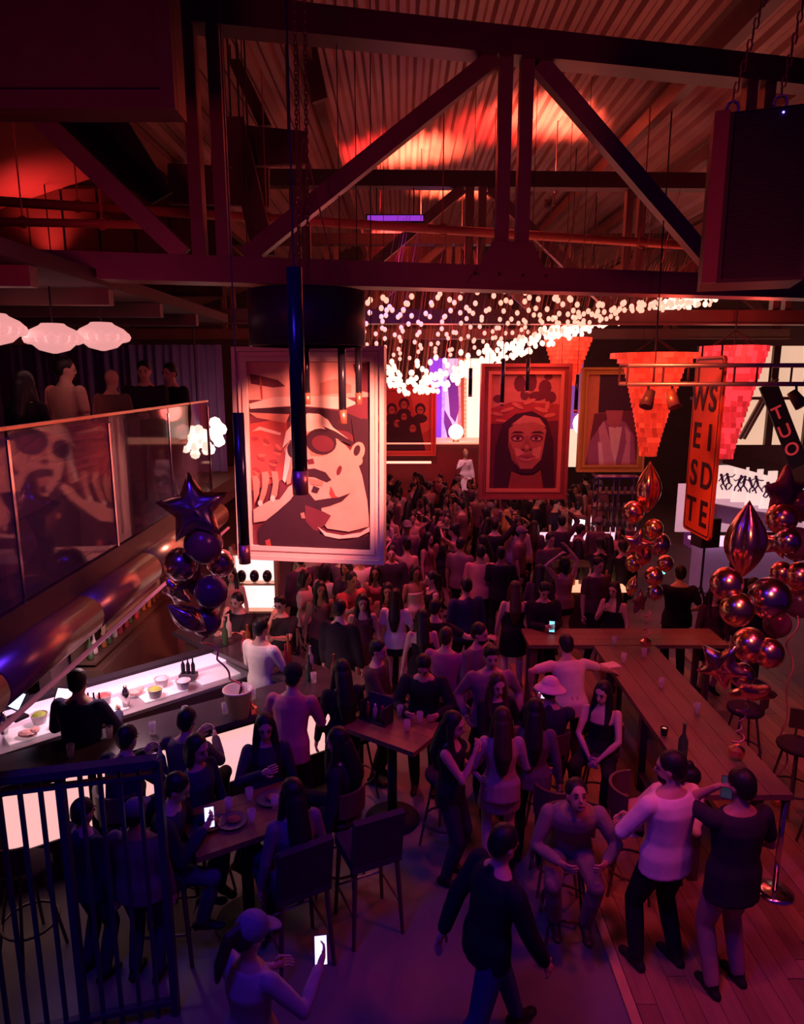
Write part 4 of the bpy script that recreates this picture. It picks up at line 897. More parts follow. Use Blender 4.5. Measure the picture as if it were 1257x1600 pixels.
pa, pb = P(1200, 600, 15.9), P(1250, 728, 15.9); MB().bar(pa, pb, .05, .42, (0,1,0)).v
dv = (pb-pa).normalized(); nv = Vector((0,-1,0)); rv = dv.cross(nv).normalized()
g = MB(); g.bar(pa, pb, .40, .06, (0,1,0)); g.build('board', M_BLACK, lb)
M_LET = mat('letter_red', (.75,.10,.10), .5, noise=.1, emit=(1,.06,.08), power=.25)
for k, ch in enumerate('TUO'):
    p = pa.lerp(pb, .36+.22*k)+Vector((0,-.05,0))-WORG[lb.name]; u = Vector((-dv.z, 0, dv.x)); u = u if u.x > 0 else -u
    rot = -.25; letter(ch, lb, p-Vector((0,0,.10)), (u.x, 0, u.z), (-u.z, 0, u.x), .42, M_LET)
bx = thing('light_box', 'curved row of backlit white panels with dancing figures above the right bar', 'light box', (8.2, 14.6, 2.3), world=True)
M_BOX = mat('lightbox_white', (.95,.9,.85), .5, noise=.1, scale=3, emit=(1,.70,.62), power=.8)
for k in range(4):
    x0, x1 = P(1122+25*k, 760, 14.4).x, P(1145+25*k, 760, 14.4).x; za, zb2 = P(1130, 727+3.5*k, 14.4).z, P(1130, 779+6*k, 14.4).z
    pn = MB().box(((x0+x1)/2, 14.4+.06*k, (za+zb2)/2), (x1-x0, .06, za-zb2)).build('lit_panel', M_BOX, bx)
    g = MB()
    for j in range(2):
        cx, cz = x0+(x1-x0)*(.3+.4*j), (za+zb2)/2+.05; Yv = 14.36+.06*k
        u_ = lambda s_: random.uniform(-s_, s_); cz += u_(.05); hx = u_(.10)
        g.sphere((cx+hx, Yv, cz+.13), .034, 8, 5); g.tube([(cx+hx*.8, Yv, cz+.10), (cx, Yv, cz-.05)], [.03,.024], 6); g.tube([(cx+hx*.8, Yv, cz+.08), (cx+.06, Yv, cz+.10+u_(.06)), (cx+.11, Yv, cz+.08+u_(.12))], .013, 5); g.tube([(cx+hx*.8, Yv, cz+.08), (cx-.06, Yv, cz+.05+u_(.06)), (cx-.10, Yv, cz+u_(.12))], .013, 5)
        g.tube([(cx, Yv, cz-.05), (cx+.06, Yv, cz-.10+u_(.04)), (cx+.05+u_(.08), Yv, cz-.19)], .017, 5); g.tube([(cx, Yv, cz-.05), (cx-.05, Yv, cz-.11+u_(.04)), (cx-.06+u_(.08), Yv, cz-.18)], .017, 5)
    g.build('dancing_figures', fab((.10,.03,.16)), bx)['kind'] = 'stuff'
x0, x1 = P(1118, 750, 14.5).x, P(1232, 750, 14.5).x
MB().bar((x0, 14.55, P(1120,712,14.5).z), (x1, 14.9, P(1230,742,14.5).z), .5, .28).build('canopy', M_WOODD, bx)
MB().bar((x0, 14.5, P(1120,800,14.5).z), (x1, 14.8, P(1230,822,14.5).z), .3, .36).build('lower_fascia', mat('purple_fascia', (.16,.08,.20), .5), bx)
rb = thing('right_bar', 'white-lit curved bar counter behind the orange sign', 'bar', (7.5, 14.2, 0), world=True)
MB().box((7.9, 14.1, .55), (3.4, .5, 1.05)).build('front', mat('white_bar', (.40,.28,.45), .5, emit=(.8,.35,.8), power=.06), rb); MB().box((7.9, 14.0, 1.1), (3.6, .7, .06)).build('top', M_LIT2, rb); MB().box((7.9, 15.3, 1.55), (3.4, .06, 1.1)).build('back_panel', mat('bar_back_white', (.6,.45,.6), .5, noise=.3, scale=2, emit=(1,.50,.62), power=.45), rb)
cb = thing('lit_counter', 'white-lit bar counter with a tablet screen in the right of the crowd', 'bar', (3.8, 13.2, 0), world=True)
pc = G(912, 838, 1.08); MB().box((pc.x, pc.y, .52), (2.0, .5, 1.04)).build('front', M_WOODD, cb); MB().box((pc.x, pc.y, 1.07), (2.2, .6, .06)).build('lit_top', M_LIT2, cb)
t = thing('tablet_screen', 'bright white tablet on a stand on the lit counter', 'screen', (pc.x-.15, pc.y-.1, 1.10))
MB().lathe([(.09,0), (.08,.02), (.02,.03)], n=12).build('foot', M_BLACK, t); MB().box((0,.02,.12), (.03,.03,.22)).build('stem', M_BLACK, t); rt = Matrix.Rotation(R(-15),3,'X')@Matrix.Rotation(R(8),3,'Y'); MB().box((0,0,.28), (.30,.02,.25), rt).build('bezel', M_BLACK, t); MB().box((0,-.018,.275), (.26,.01,.21), rt).build('display', mat('tablet_white', (.9,.8,.9), .4, noise=0, emit=(1,.8,.9), power=2.6), t)
rk = thing('glass_rack', 'tall chrome glassware rack standing behind the lit counter', 'rack', (4.5, 13.9, 0), world=True)
ra, rb2 = P(936, 745, 14.0), P(1000, 745, 14.0)
for x_ in (ra.x, (ra.x+rb2.x)/2, rb2.x):
    for y_ in (14.0, 14.35): MB().tube([(x_, y_, .0), (x_, y_, ra.z)], .018, 6).build('upright', M_CHROME, rk)
for k in range(4):
    z_ = ra.z-.02-.34*k; MB().box(((ra.x+rb2.x)/2, 14.17, z_), (rb2.x-ra.x+.06, .38, .025)).build('shelf', M_CHROME, rk)
for k in range(3):
    for i in range(6): glass((ra.x+.08+.13*i, 14.12, ra.z-.355-.34*k+.01), 'stem glass on the chrome rack', 'rack glasses')
dt = thing('drinks_table', 'white-lit drinks table with bottles behind the balloons', 'table', (*G(928, 935, 0.0).xy, 0), world=True)
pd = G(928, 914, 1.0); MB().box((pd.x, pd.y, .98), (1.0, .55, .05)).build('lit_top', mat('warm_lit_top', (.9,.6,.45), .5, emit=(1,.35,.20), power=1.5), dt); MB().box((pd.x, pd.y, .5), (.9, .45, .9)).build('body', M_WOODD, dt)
MB().box((pd.x+.1, pd.y+.35, 1.28), (1.5, .06, .12)).build('guard_rail', M_WOODD, dt)
for k in range(6): bottle((pd.x-.35+.14*k, pd.y+.05*(k % 2), 1.006), '%s bottle on the white-lit drinks table' % cn[k % 4], 'drinks table bottles', k % 4)
# stage with painted backdrop between the far pictures
sgz = thing('stage_platform', 'red-fronted stage ledge on the far wall with a lit shelf', 'stage', (1.0, 22, 0), world=True)
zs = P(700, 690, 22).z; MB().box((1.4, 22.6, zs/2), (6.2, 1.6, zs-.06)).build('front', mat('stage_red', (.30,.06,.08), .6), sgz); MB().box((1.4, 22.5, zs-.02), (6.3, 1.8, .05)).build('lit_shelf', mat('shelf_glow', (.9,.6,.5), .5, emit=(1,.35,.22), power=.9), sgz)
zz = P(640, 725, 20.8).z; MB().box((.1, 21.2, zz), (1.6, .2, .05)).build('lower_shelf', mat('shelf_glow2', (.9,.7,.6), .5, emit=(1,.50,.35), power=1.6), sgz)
bn = thing('stage_mural', 'violet and white mural of a dancing figure behind the stage', 'mural', (1.5, 23.9, zs), world=True)
def mp(x_, y_): p = P(x_, y_, 23.9); return (p.x, p.z)
for i, (c_, e_, pw_, poly) in enumerate((((.25,.05,.7), (.32,.05,1), .9, ((672,560),(696,560),(696,690),(672,690))), ((.8,.75,.9), (.8,.6,1), .8, ((692,560),(720,560),(722,690),(690,690))), ((.6,.12,.06), (1,.15,.08), .35, ((716,560),(730,560),(730,690),(716,690))), ((.95,.8,.7), (1,.72,.55), 1.4, ((726,560),(760,560),(760,690),(726,690))))):
    MB().prism([mp(*q_) for q_ in poly], (0, 24.05, 0), (1,0,0), (0,0,1), .06).build('banner_strip', mat('mural_%d' % i, c_, .5, emit=e_, power=pw_), bn)
M_VIO = mat('mural_violet', (.30,.08,.55), .5, emit=(.35,.06,.9), power=.25)
g = MB()
for poly in (((700,600),(716,596),(718,640),(712,660),(704,650)), ((695,640),(706,660),(712,682),(700,684),(694,660)), ((698,592),(703,586),(708,592),(706,602),(700,602))): g.prism([mp(*q_) for q_ in poly], (0, 23.99, 0), (1,0,0), (0,0,1), .02)
g.build('dancing_figure', M_VIO, bn)
M_GLOBE = mat('globe_white', (1,.9,.85), .5, noise=0, emit=(1,.66,.55), power=2.2)
for i, (x_, y_, r_) in enumerate(((713, 667, .24), (915, 662, .3))):
    p = P(x_, y_, (21.9, 17.0)[i]); p.z = (zs+.08+r_) if i == 0 else p.z; t = thing('globe_lamp', ('white globe lamp standing on the stage shelf', 'white globe lamp between the headscarf portrait and the ochre painting')[i], 'lamp', p, 'globe lamps')
    MB().sphere((0,0,0), r_, 16, 10).build('globe', M_GLOBE, t, smooth=True); MB().lathe([(.12,-r_-.08), (.06,-r_+.02)], n=12).build('collar', M_BRASS, t)
    if i: MB().tube([(0,0,r_-.02), (0,0,crown(p.x)+.02-p.z)], .01, 5).build('cord', M_BLACK, t)
pw2 = struct('window_2', MB().prism([(P(884,560,18.5).x, P(884,700,18.5).z), (P(912,560,18.5).x, P(884,700,18.5).z), (P(912,560,18.5).x, P(884,560,18.5).z), (P(884,560,18.5).x, P(884,560,18.5).z)], (0,18.5,0), (1,0,0), (0,0,1), .05), mat('violet_pane', (.4,.2,.6), .5, emit=(.45,.12,.8), power=.35))
MB().box((P(897,715,18.4).x, 18.4, P(897,700,18.4).z), (.6, .1, 1.0)).build('pane', mat('cream_pane', (.9,.85,.7), .5, emit=(1,.7,.5), power=.9), pw2)
lamp('POINT', (1.8, 21.2, 3.4), None, (1,.12,.10), 60, .3)
# small loudspeaker on a stand behind the table
p = G(1092, 960, 0.2); t = thing('stand_speaker', 'small black loudspeaker on a tripod stand right of the far table', 'loudspeaker', (p.x, p.y, 0), rz=.2)
MB().box((0,0,1.75), (.36,.32,.52)).build('cabinet', M_BLACK, t); MB().tube([(0,0,.6), (0,0,1.5)], .02, 8).build('pole', M_BLACK, t)
for k in range(3): a = 2.09*k+.4; MB().tube([(0,0,.75), (.42*math.cos(a), .42*math.sin(a), 0)], .014, 6).build('leg', M_BLACK, t)
# lit violet pillar and cyan signs behind
p = G(1100, 930, 0); struct('trim_2', MB().box((p.x+1.6, p.y+4.2, 1.7), (.5, .5, 3.4)), mat('violet_pillar', (.45,.25,.6), .5, emit=(.4,.08,.8), power=.05))
# ================================================================== PEOPLE
V3 = Vector
JOBS = []          # (object, extra MB, materials)
def ik(a, b, l1, l2, hint):
    d = b-a; L = d.length
    if L > (l1+l2)*.995: b = a+d*((l1+l2)*.995/L); d = b-a; L = d.length
    L = max(L, abs(l1-l2)+.01); u = d.normalized(); x = (l1*l1-l2*l2+L*L)/(2*L); h = math.sqrt(max(0, l1*l1-x*x))
    hv = hint-u*hint.dot(u); hv = hv.normalized() if hv.length > 1e-3 else V3((0,0,-1))
    return a+u*x+hv*h, b
def limb(g, pts, rad, n=9):
    g.tube(pts, rad, n)
    for p, r in zip(pts, rad): g.sphere(p, r*.99, n, 5)
def voxel_obj(name, g, m, vox, parent=None, extra=None, iters=3, fac=.5):
    o = g.build(name, m, parent); 
    r = o.modifiers.new('r', 'REMESH'); r.mode = 'VOXEL'; r.voxel_size = vox; r.use_smooth_shade = True
    s = o.modifiers.new('s', 'SMOOTH'); s.factor = fac; s.iterations = iters
    JOBS.append((o, extra)); return o
SKINS = [(.62,.36,.26), (.50,.27,.18), (.36,.19,.12), (.70,.44,.34), (.22,.11,.075)]
HAIRS = {'black': (.012,.009,.012), 'brown': (.05,.025,.015), 'blond': (.42,.26,.12), 'grey': (.25,.22,.22)}
TORSO = {'m': [(-.13,.09,.08), (-.07,.150,.112), (.03,.160,.118), (.13,.148,.108), (.25,.158,.112), (.36,.182,.118), (.43,.175,.100), (.475,.115,.075), (.52,.058,.058)],
         'f': [(-.13,.09,.08), (-.06,.165,.120), (.03,.158,.112), (.13,.122,.090), (.23,.132,.102), (.33,.148,.122), (.41,.146,.092), (.465,.092,.065), (.52,.048,.048)]}
def person(label, loc, rot, h=1.72, sex='m', skin=0, hair='black', style='short', top='tee', top_c=(.05,.04,.06), bot='pants', bot_c=(.03,.03,.05), shoe_c=(.02,.02,.02), pel=None, lean=0, side=0, twist=0, hy=0, hp=8, hr=None, hl=None, fr=None, fl=None, er=None, el=None, kr=None, kl=None, vox=.016, group=None, fat=1.0, hat=None, beard=False, hem=None, glasses=False):
    pel = V3(pel) if pel else V3((0,0,.955)); zax = V3((0,0,1))
    m_lean = Matrix.Rotation(R(lean), 3, 'X') @ Matrix.Rotation(R(side), 3, 'Y')        # faces -Y: leaning forward turns the spine towards -Y
    sp = m_lean @ zax; fw = m_lean @ V3((0,-1,0)); rt = m_lean @ V3((-1,0,0))
    tw = Matrix.Rotation(R(twist), 3, sp); rts, fws = tw@rt, tw@fw
    def S(s): 
        k = max(0, s)**1.0; base = pel+zax*s if s < 0 else pel+sp*s; return base
    sw = .192 if sex == 'm' else .160
    shR, shL = S(.425)+rts*sw, S(.425)-rts*sw
    hipR, hipL = pel+V3((-.088,0,-.03)), pel+V3((.088,0,-.03))
    nb = S(.48); hd = (sp*.55+zax*.45).normalized(); hc = nb+hd*.165+fw*.025
    mh = Matrix.Rotation(R(hy), 3, 'Z') @ m_lean.lerp(Matrix.Identity(3), .6)
    f0 = mh@V3((0,-1,0)); r0_ = mh@V3((-1,0,0)); pm = Matrix.Rotation(R(-hp), 3, r0_); F = (pm@f0).normalized(); Rr = r0_.normalized(); U = Rr.cross(F).normalized()
    hr = V3(hr) if hr else pel+V3((-.27,-.07,-.13)); hl = V3(hl) if hl else pel+V3((.27,-.07,-.13))
    fr = V3(fr) if fr else V3((-.11,.0,.0)); fl = V3(fl) if fl else V3((.11,.0,.0))
    elR, wrR = ik(shR, hr, .285, .255, V3(er) if er else rts*.5-fws*.5+V3((0,0,-.6))); elL, wrL = ik(shL, hl, .285, .255, V3(el) if el else -rts*.5-fws*.5+V3((0,0,-.6)))
    knR, anR = ik(hipR, fr+V3((0,0,.085)), .445, .43, V3(kr) if kr else V3((-.1,-1,.15))); knL, anL = ik(hipL, fl+V3((0,0,.085)), .445, .43, V3(kl) if kl else V3((.1,-1,.15)))
    b = .9 if sex == 'f' else 1.0
    g = MB(); ts = [(S(s), rts if s > .2 else rt, fws if s > .2 else fw, rx*fat, ry*fat) for s, rx, ry in TORSO[sex]]; ts[0] = (ts[0][0], V3((-1,0,0)), V3((0,-1,0)), ts[0][3], ts[0][4])
    g.loft(ts, 14)
    limb(g, [nb-hd*.06, nb+hd*.03, hc-U*.02], [.068*b, .056*b, .052*b])
    g.sphere(hc+U*.028-F*.008, (.076,.094,.096), 14, 9, (Rr, F, U)); g.sphere(hc+F*.022-U*.042, (.060*b,.068,.074), 12, 8, (Rr, F, U))
    g.sphere(hc+F*.058-U*.085, (.028*b,.025,.022), 8, 6, (Rr, F, U)); limb(g, [hc+F*.088+U*.012, hc+F*.108-U*.028], [.009, .015], 7)
    g.sphere(hc+F*.078+U*.030, (.052,.018,.012), 8, 5, (Rr, F, U))
    for s_ in (-1, 1): g.sphere(hc+Rr*(.076*s_)-U*.008-F*.005, (.012,.020,.030), 7, 5, (Rr, F, U))
    for sh, e, wv in ((shR, elR, wrR), (shL, elL, wrL)): limb(g, [sh, sh.lerp(e,.5), e, e.lerp(wv,.35), wv], [.056*b, .048*b, .040*b, .041*b, .026*b])
    for hp_, kn, an in ((hipR, knR, anR), (hipL, knL, anL)): limb(g, [hp_, hp_.lerp(kn,.4), kn, kn.lerp(an,.3), an], [.092*fat, .080*fat, .056, .058, .037])
    ex = MB(); hands = []
    for wv, e, sgn in ((wrR, elR, 1), (wrL, elL, -1)):
        d = (wv-e).normalized(); inward = (S(.2)-wv); inward = (inward-d*inward.dot(d)); inward = inward.normalized() if inward.length > .02 else fw
        sd = d.cross(inward).normalized(); pc = wv+d*.05
        g.sphere(pc, (.042*b, .052, .019), 9, 6, (sd, d, inward)); limb(g, [wv, wv+d*.03], [.026*b, .028*b], 7)
        thumb = 1 if sd.dot(fw) > 0 else -1
        for k in range(4):
            o_ = (-.030+.020*k)*thumb*-1; L_ = (.062,.074,.080,.070)[k]*b; st_ = pc+sd*o_+d*.042; mid = st_+d*(L_*.45)+inward*(L_*.18); tip = mid+d*(L_*.28)+inward*(L_*.42)
            ex.tube([st_-d*.02, st_, mid, tip], [.0095*b,.0095*b,.0088*b,.0065*b], 6)
        st_ = wv+d*.028+sd*(.026*thumb); mid = st_+sd*(.028*thumb)+d*.028+inward*.012; ex.tube([st_, mid, mid+d*.028+inward*.014], [.012*b,.0105*b,.0075*b], 6)
        hands.append((pc, d, inward, sd))
    ex.cur = 1
    for s_ in (-1, 1): ex.sphere(hc+F*.083+Rr*(.031*s_)+U*.002, (.012,.008,.006), 8, 5, (Rr, F, U))
    ex.cur = 2; ex.sphere(hc+F*.089-U*.056, (.024,.008,.008), 8, 5, (Rr, F, U)); 
    ex.cur = 3
    for s_ in (-1, 1): ex.sphere(hc+F*.089+Rr*(.031*s_)+U*.026, (.020,.007,.005), 6, 4, (Rr, F, U))
    if glasses:
        for s_ in (-1, 1): ex.tube([hc+F*.098+Rr*(.033*s_+.026*math.cos(a))+U*(.002+.02*math.sin(a)) for a in [k*math.pi/4 for k in range(8)]], .004, 5, True)
    sk = SKINS[skin]; hm = mat('hair_'+hair, HAIRS[hair], .5, noise=.3, scale=30, bump=.2)
    sm = mat('skin_%d' % skin, sk, .5, noise=.08, scale=12, spec=.35)
    k_ = h/1.75
    body = voxel_obj('person', g, [sm, mat('eye_dark', (.03,.02,.02), .2, noise=0), mat('lip_%d' % skin, (sk[0]*.8, sk[1]*.5, sk[2]*.5), .45, noise=0), hm], vox, None, ex)
    body.location = loc; body.rotation_euler = (0,0,R(rot)); body.scale = (k_,k_,k_); tag(body, label, 'person', group)
    # ---- clothing
    tm, bmt = fab(top_c), fab(bot_c)
    if top != 'none':
        c = MB(); e_ = .014; lo = hem if hem is not None else (-.07 if bot != 'dress' else -.1)
        up = {'strapless': .36, 'tank': .42}.get(top, .475)
        rs = [(S(s), rts if s > .2 else V3((-1,0,0)), fws if s > .2 else V3((0,-1,0)), max(rx*fat+e_, (.194 if s < .05 else 0)*fat), max(ry*fat+e_, (.134 if s < .05 else 0)*fat)) for s, rx, ry in TORSO[sex] if lo <= s <= up+.001]
        r0x = rs[0]; rs.insert(0, (pel+zax*(lo-.05), r0x[1], r0x[2], r0x[3]*1.02, r0x[4]*1.02))
        c.loft(rs, 16)
        if top in ('tee', 'long', 'jacket'):
            for sh, e, wv in ((shR, elR, wrR), (shL, elL, wrL)):
                x_ = .006 if top == 'jacket' else 0
                if top == 'tee': limb(c, [sh, sh.lerp(e,.35), sh.lerp(e,.68)], [.068*b, .064*b, .060*b])
                else: limb(c, [sh, sh.lerp(e,.5), e, e.lerp(wv,.4), e.lerp(wv,.93)], [.068*b+x_, .062*b+x_, .055*b+x_, .052*b+x_, .042*b+x_])
        if top == 'tank':
            for sgn in (1, -1): limb(c, [S(.40)+rts*(.09*sgn)+fws*.08, S(.455)+rts*(.095*sgn), S(.40)+rts*(.09*sgn)-fws*.075], [.03,.03,.03], 7)
        if top == 'jacket': limb(c, [S(.45)+rts*.06+fws*.05, S(.48)-fws*.05, S(.45)-rts*.06+fws*.05], [.04,.045,.04], 7)
        voxel_obj({'tee': 'shirt', 'long': 'sweater', 'jacket': 'jacket', 'tank': 'tank_top', 'strapless': 'strapless_top'}[top], c, tm, vox, body)
    c = MB()
    if bot in ('pants', 'shorts'):
        ps = [(S(s), V3((-1,0,0)), V3((0,-1,0)), rx*fat+.012, ry*fat+.012) for s, rx, ry in TORSO[sex] if s <= .04]; c.loft(ps, 14)
        for hp_, kn, an in ((hipR, knR, anR), (hipL, knL, anL)):
            if bot == 'pants': limb(c, [hp_, hp_.lerp(kn,.4), kn, kn.lerp(an,.35), kn.lerp(an,.96)], [.098*fat, .088*fat, .070, .068, .056])
            else: limb(c, [hp_, hp_.lerp(kn,.4), hp_.lerp(kn,.85)], [.108*fat, .098*fat, .088])
        voxel_obj('trousers' if bot == 'pants' else 'shorts', c, bmt, vox, body)
    else:                                            # skirt / dress: follows the thighs
        kL = {'mini': .45, 'skirt': .8, 'dress': .62, 'long': 1.5}[bot if bot in ('mini','skirt','long') else 'dress']
        def dn(t_): 
            cR = hipR.lerp(knR, t_) if t_ <= 1 else knR.lerp(anR, t_-1); cL = hipL.lerp(knL, t_) if t_ <= 1 else knL.lerp(anL, t_-1); return (cR+cL)/2, (cR-cL).length/2
        rs = [(S(.12 if bot != 'dress' else .16), V3((-1,0,0)), V3((0,-1,0)), .140*fat, .105*fat), (S(.0), V3((-1,0,0)), V3((0,-1,0)), .18*fat, .135*fat)]
        for t_ in (.15, .3, .45, .6, .8, 1.0, 1.25, 1.5):
            if t_ <= kL+.01:
                m_, w_ = dn(t_); ax = (knR-hipR).normalized(); ay = V3((1,0,0)).cross(ax).normalized(); rs.append((m_, V3((-1,0,0)), ay, w_+.11, .135))
        c.loft(rs, 16)
        if bot == 'dress': c.loft([(S(s), rts, fws, rx*fat+.013, ry*fat+.013) for s, rx, ry in TORSO[sex] if -.05 < s < .37], 14)
        voxel_obj('dress' if bot == 'dress' else 'skirt', c, bmt, vox, body)
    for an, kn, ft in ((anR, knR, fr), (anL, knL, fl)):
        c = MB(); sh_ = (an-kn).normalized(); tv = V3((0,-1,0)); tv = (tv-zax*tv.z).normalized(); heel = an-tv*.045-zax*.045
        c.sphere(heel, (.040,.045,.042), 9, 6); c.sphere(an+tv*.045-zax*.048, (.044,.075,.038), 9, 6); c.sphere(an+tv*.125-zax*.058, (.046,.060,.028), 9, 6); limb(c, [an+zax*.02, an-zax*.03], [.050,.050])
        voxel_obj('shoe', c, fab(shoe_c, .5), max(vox, .012), body, iters=2)
    # ---- hair and hats
    c = MB()
    if style != 'bald':
        c.sphere(hc+U*.042-F*.020, (.086,.098,.096), 14, 9, (Rr, F, U)); c.sphere(hc-F*.045+U*.0, (.080,.068,.085), 12, 8, (Rr, F, U))
        if style == 'quiff': c.sphere(hc+F*.055+U*.115, (.058,.045,.035), 10, 6, (Rr, F, U))
        if style in ('long', 'wavy'):
            back = S(.30)-fws*.125; limb(c, [hc-F*.055-U*.02, nb-F*.085+zax*.0, back+zax*.05, back-zax*.10], [.082,.088,.092,.055], 10)
            for s_ in (-1, 1): limb(c, [hc+Rr*(.066*s_)+U*.03-F*.01, hc+Rr*(.080*s_)-U*.08+F*.005, nb+Rr*(.088*s_)-zax*.02+F*.03, S(.34)+Rr*(.10*s_)+F*.10], [.034,.036,.040,.022], 8)
        if style == 'bob':
            for s_ in (-1, 1): limb(c, [hc+Rr*(.068*s_)+U*.03-F*.01, hc+Rr*(.080*s_)-U*.11-F*.005], [.036,.038], 8)
            limb(c, [hc-F*.06, hc-F*.06-U*.12], [.08,.07], 10)
        if style == 'bun': c.sphere(hc-F*.10+U*.10, .048, 10, 7)
        if style == 'ponytail': limb(c, [hc-F*.09+U*.06, hc-F*.15+U*.0, hc-F*.14-U*.16, hc-F*.12-U*.26], [.035,.042,.038,.016], 8)
        voxel_obj('hair', c, hm, vox*.9, body, iters=2)
    if beard: 
        c = MB(); c.sphere(hc+F*.038-U*.078, (.062,.058,.045), 10, 7, (Rr, F, U)); voxel_obj('beard', c, hm, vox*.8, body, iters=1)
    if hat:
        kind, hcol = hat; c = MB(); hmt = fab(hcol); c.sphere(hc+U*.055-F*.012, (.096,.108,.098), 14, 8, (Rr, F, U))
        if kind == 'cap': c.loft([(hc+U*.062+F*.06, Rr, F, .082, .03), (hc+U*.066+F*.11, Rr, F, .078, .085), (hc+U*.076+F*.11, Rr, F, .078, .085), (hc+U*.078+F*.06, Rr, F, .082, .03)], 14)
        else: c.loft([(hc+U*.0-F*.005, Rr, F, .165, .175), (hc+U*.012-F*.005, Rr, F, .165, .175), (hc+U*.065-F*.01, Rr, F, .103, .115), (hc+U*.07-F*.01, Rr, F, .10, .11)], 18)
        voxel_obj('cap' if kind == 'cap' else 'bucket_hat', c, hmt, vox*.8, body, iters=1)
    return body, hands, k_
def bake_people():
    bpy.context.view_layer.update(); dg = bpy.context.evaluated_depsgraph_get(); out = []
    for o, ex in JOBS: out.append(bpy.data.meshes.new_from_object(o.evaluated_get(dg)))
    for (o, ex), me in zip(JOBS, out):
        old = o.data; ms = list(old.materials); o.modifiers.clear(); me.name = old.name
        if ex is not None:
            bm = bmesh.new(); bm.from_mesh(me); vs_ = [bm.verts.new(p) for p in ex.v]
            for f_, mi in zip(ex.f, ex.mi):
                try: nf = bm.faces.new([vs_[i] for i in f_]); nf.material_index = mi
                except ValueError: pass
            bm.to_mesh(me); bm.free()
        if len(me.materials) != len(ms):
            me.materials.clear()
            for m in ms: me.materials.append(m)
        me.polygons.foreach_set('use_smooth', [True]*len(me.polygons)); o.data = me
        if old.users == 0: bpy.data.meshes.remove(old)
def at(px_, py_, h): p = G(px_, py_, h); return V3((p.x, p.y, 0))
def stand(label, px_, py_, rot, h=1.72, dx=0, dy=0, **k):
    p = at(px_, py_, h); d_ = p.y; k.setdefault('vox', .013 if d_ < 6.6 else .018 if d_ < 11 else .026)
    return person(label, (p.x+dx, p.y+dy, 0.0), rot, h, **k)
SIT = dict(pel=(0,.02,.80), fr=(-.13,-.30,.26), fl=(.13,-.28,.26), kr=(-.25,-1,.5), kl=(.25,-1,.5))
def sit(label, px_, py_, rot, zt=1.60, h=1.72, dx=0, dy=0, seat=None, xy=None, **k):
    """seated on a bar stool: head top about zt"""
    p = at(px_, py_, zt) if xy is None else V3((*xy, 0)); d_ = p.y; k.setdefault('vox', .013 if d_ < 6.6 else .018); a = dict(SIT); a.update(k)
    if seat: stool(p.x+dx, p.y+dy, R(rot), seat)
    return person(label, (p.x+dx, p.y+dy, 0.0), rot, h, **a)
W_, GREY, NAVY, BLK, TAN, MAUVE = (.80,.74,.72), (.20,.16,.18), (.035,.03,.09), (.018,.014,.022), (.45,.28,.20), (.30,.17,.20)
# ---- right foreground
stand('man in a pale sweater and black trousers seen from behind, on the plank floor edge', 1040, 1172, -158, 1.84, top='long', top_c=(.88,.70,.68), bot_c=BLK, hair='black', beard=True, hy=38, hr=(.05,-.30,1.06), hl=(.18,-.26,1.02), er=(-1,.3,-.3), el=(1,.3,-.3), fat=1.08, fr=(-.15,.02,0), fl=(.14,-.06,0), hem=-.07, skin=0, dx=.07)
PM = stand('man in black T-shirt and beige trousers phoning at lower right', 1164, 1200, -168, 1.80, top='tee', top_c=(.03,.022,.04), bot_c=(.36,.24,.20), hl=(.13,-.13,1.53), el=(.55,-.35,-1), hy=18, fat=1.06, hr=(-.20,-.24,1.05), fr=(-.13,0,0), fl=(.12,.05,0), skin=1, hem=-.15, glasses=True)
person('seated man in a grey sweater looking up towards the camera', (1.34, 4.93, 0), -4, 1.74, top='long', top_c=(.26,.19,.19), bot_c=(.20,.13,.14), pel=(0,.02,.80), lean=24, hy=6, hp=-34, fr=(-.13,-.28,.26), fl=(.10,-.30,.26), kr=(-.25,-1,.5), kl=(.15,-1,.5), hr=(-.14,-.40,.94), hl=(.20,-.40,.96), skin=1, hair='black', vox=.013)
person('woman with pale sleeves bending over the seat beside the man in grey', (2.02, 5.38, 0), 70, 1.64, 'f', top='long', top_c=(.75,.58,.52), bot_c=BLK, pel=(0,.02,.80), lean=48, hp=25, fr=(-.12,-.28,.26), fl=(.12,-.3,.26), kr=(-.25,-1,.5), kl=(.25,-1,.5), hr=(-.05,-.55,1.06), hl=(.15,-.50,1.08), style='bun', vox=.013)
stand('dark-clad man striding across the open floor in the centre foreground', 778, 1292, 118, 1.76, top='jacket', top_c=(.016,.014,.026), bot_c=(.045,.06,.16), lean=9, hp=18, fr=(-.10,.42,.10), fl=(.10,-.36,0), hr=(-.26,-.28,.84), hl=(.25,.20,.84), dx=-.05, skin=0)
stand('woman in black with one hand raised to her chin, facing right', 706, 1108, 66, 1.66, sex='f', style='long', top='tank', top_c=BLK, bot='pants', bot_c=(.03,.025,.06), hr=(-.06,-.24,1.38), er=(-.2,-.4,-1), skin=0, hl=(.22,-.2,1.0))
stand('long-haired woman in a tan shirt dress seen from behind', 786, 1103, 178, 1.64, sex='f', style='long', hair='brown', top='long', top_c=(.52,.34,.30), bot='dress', bot_c=(.52,.34,.30), hr=(-.14,-.26,1.10), hl=(.16,-.26,1.08), skin=3)
stand('dark-haired woman in a dim brown top standing close beside the tan dress', 826, 1090, 168, 1.65, sex='f', style='long', top='long', top_c=(.16,.10,.13), bot_c=BLK, dx=.06)
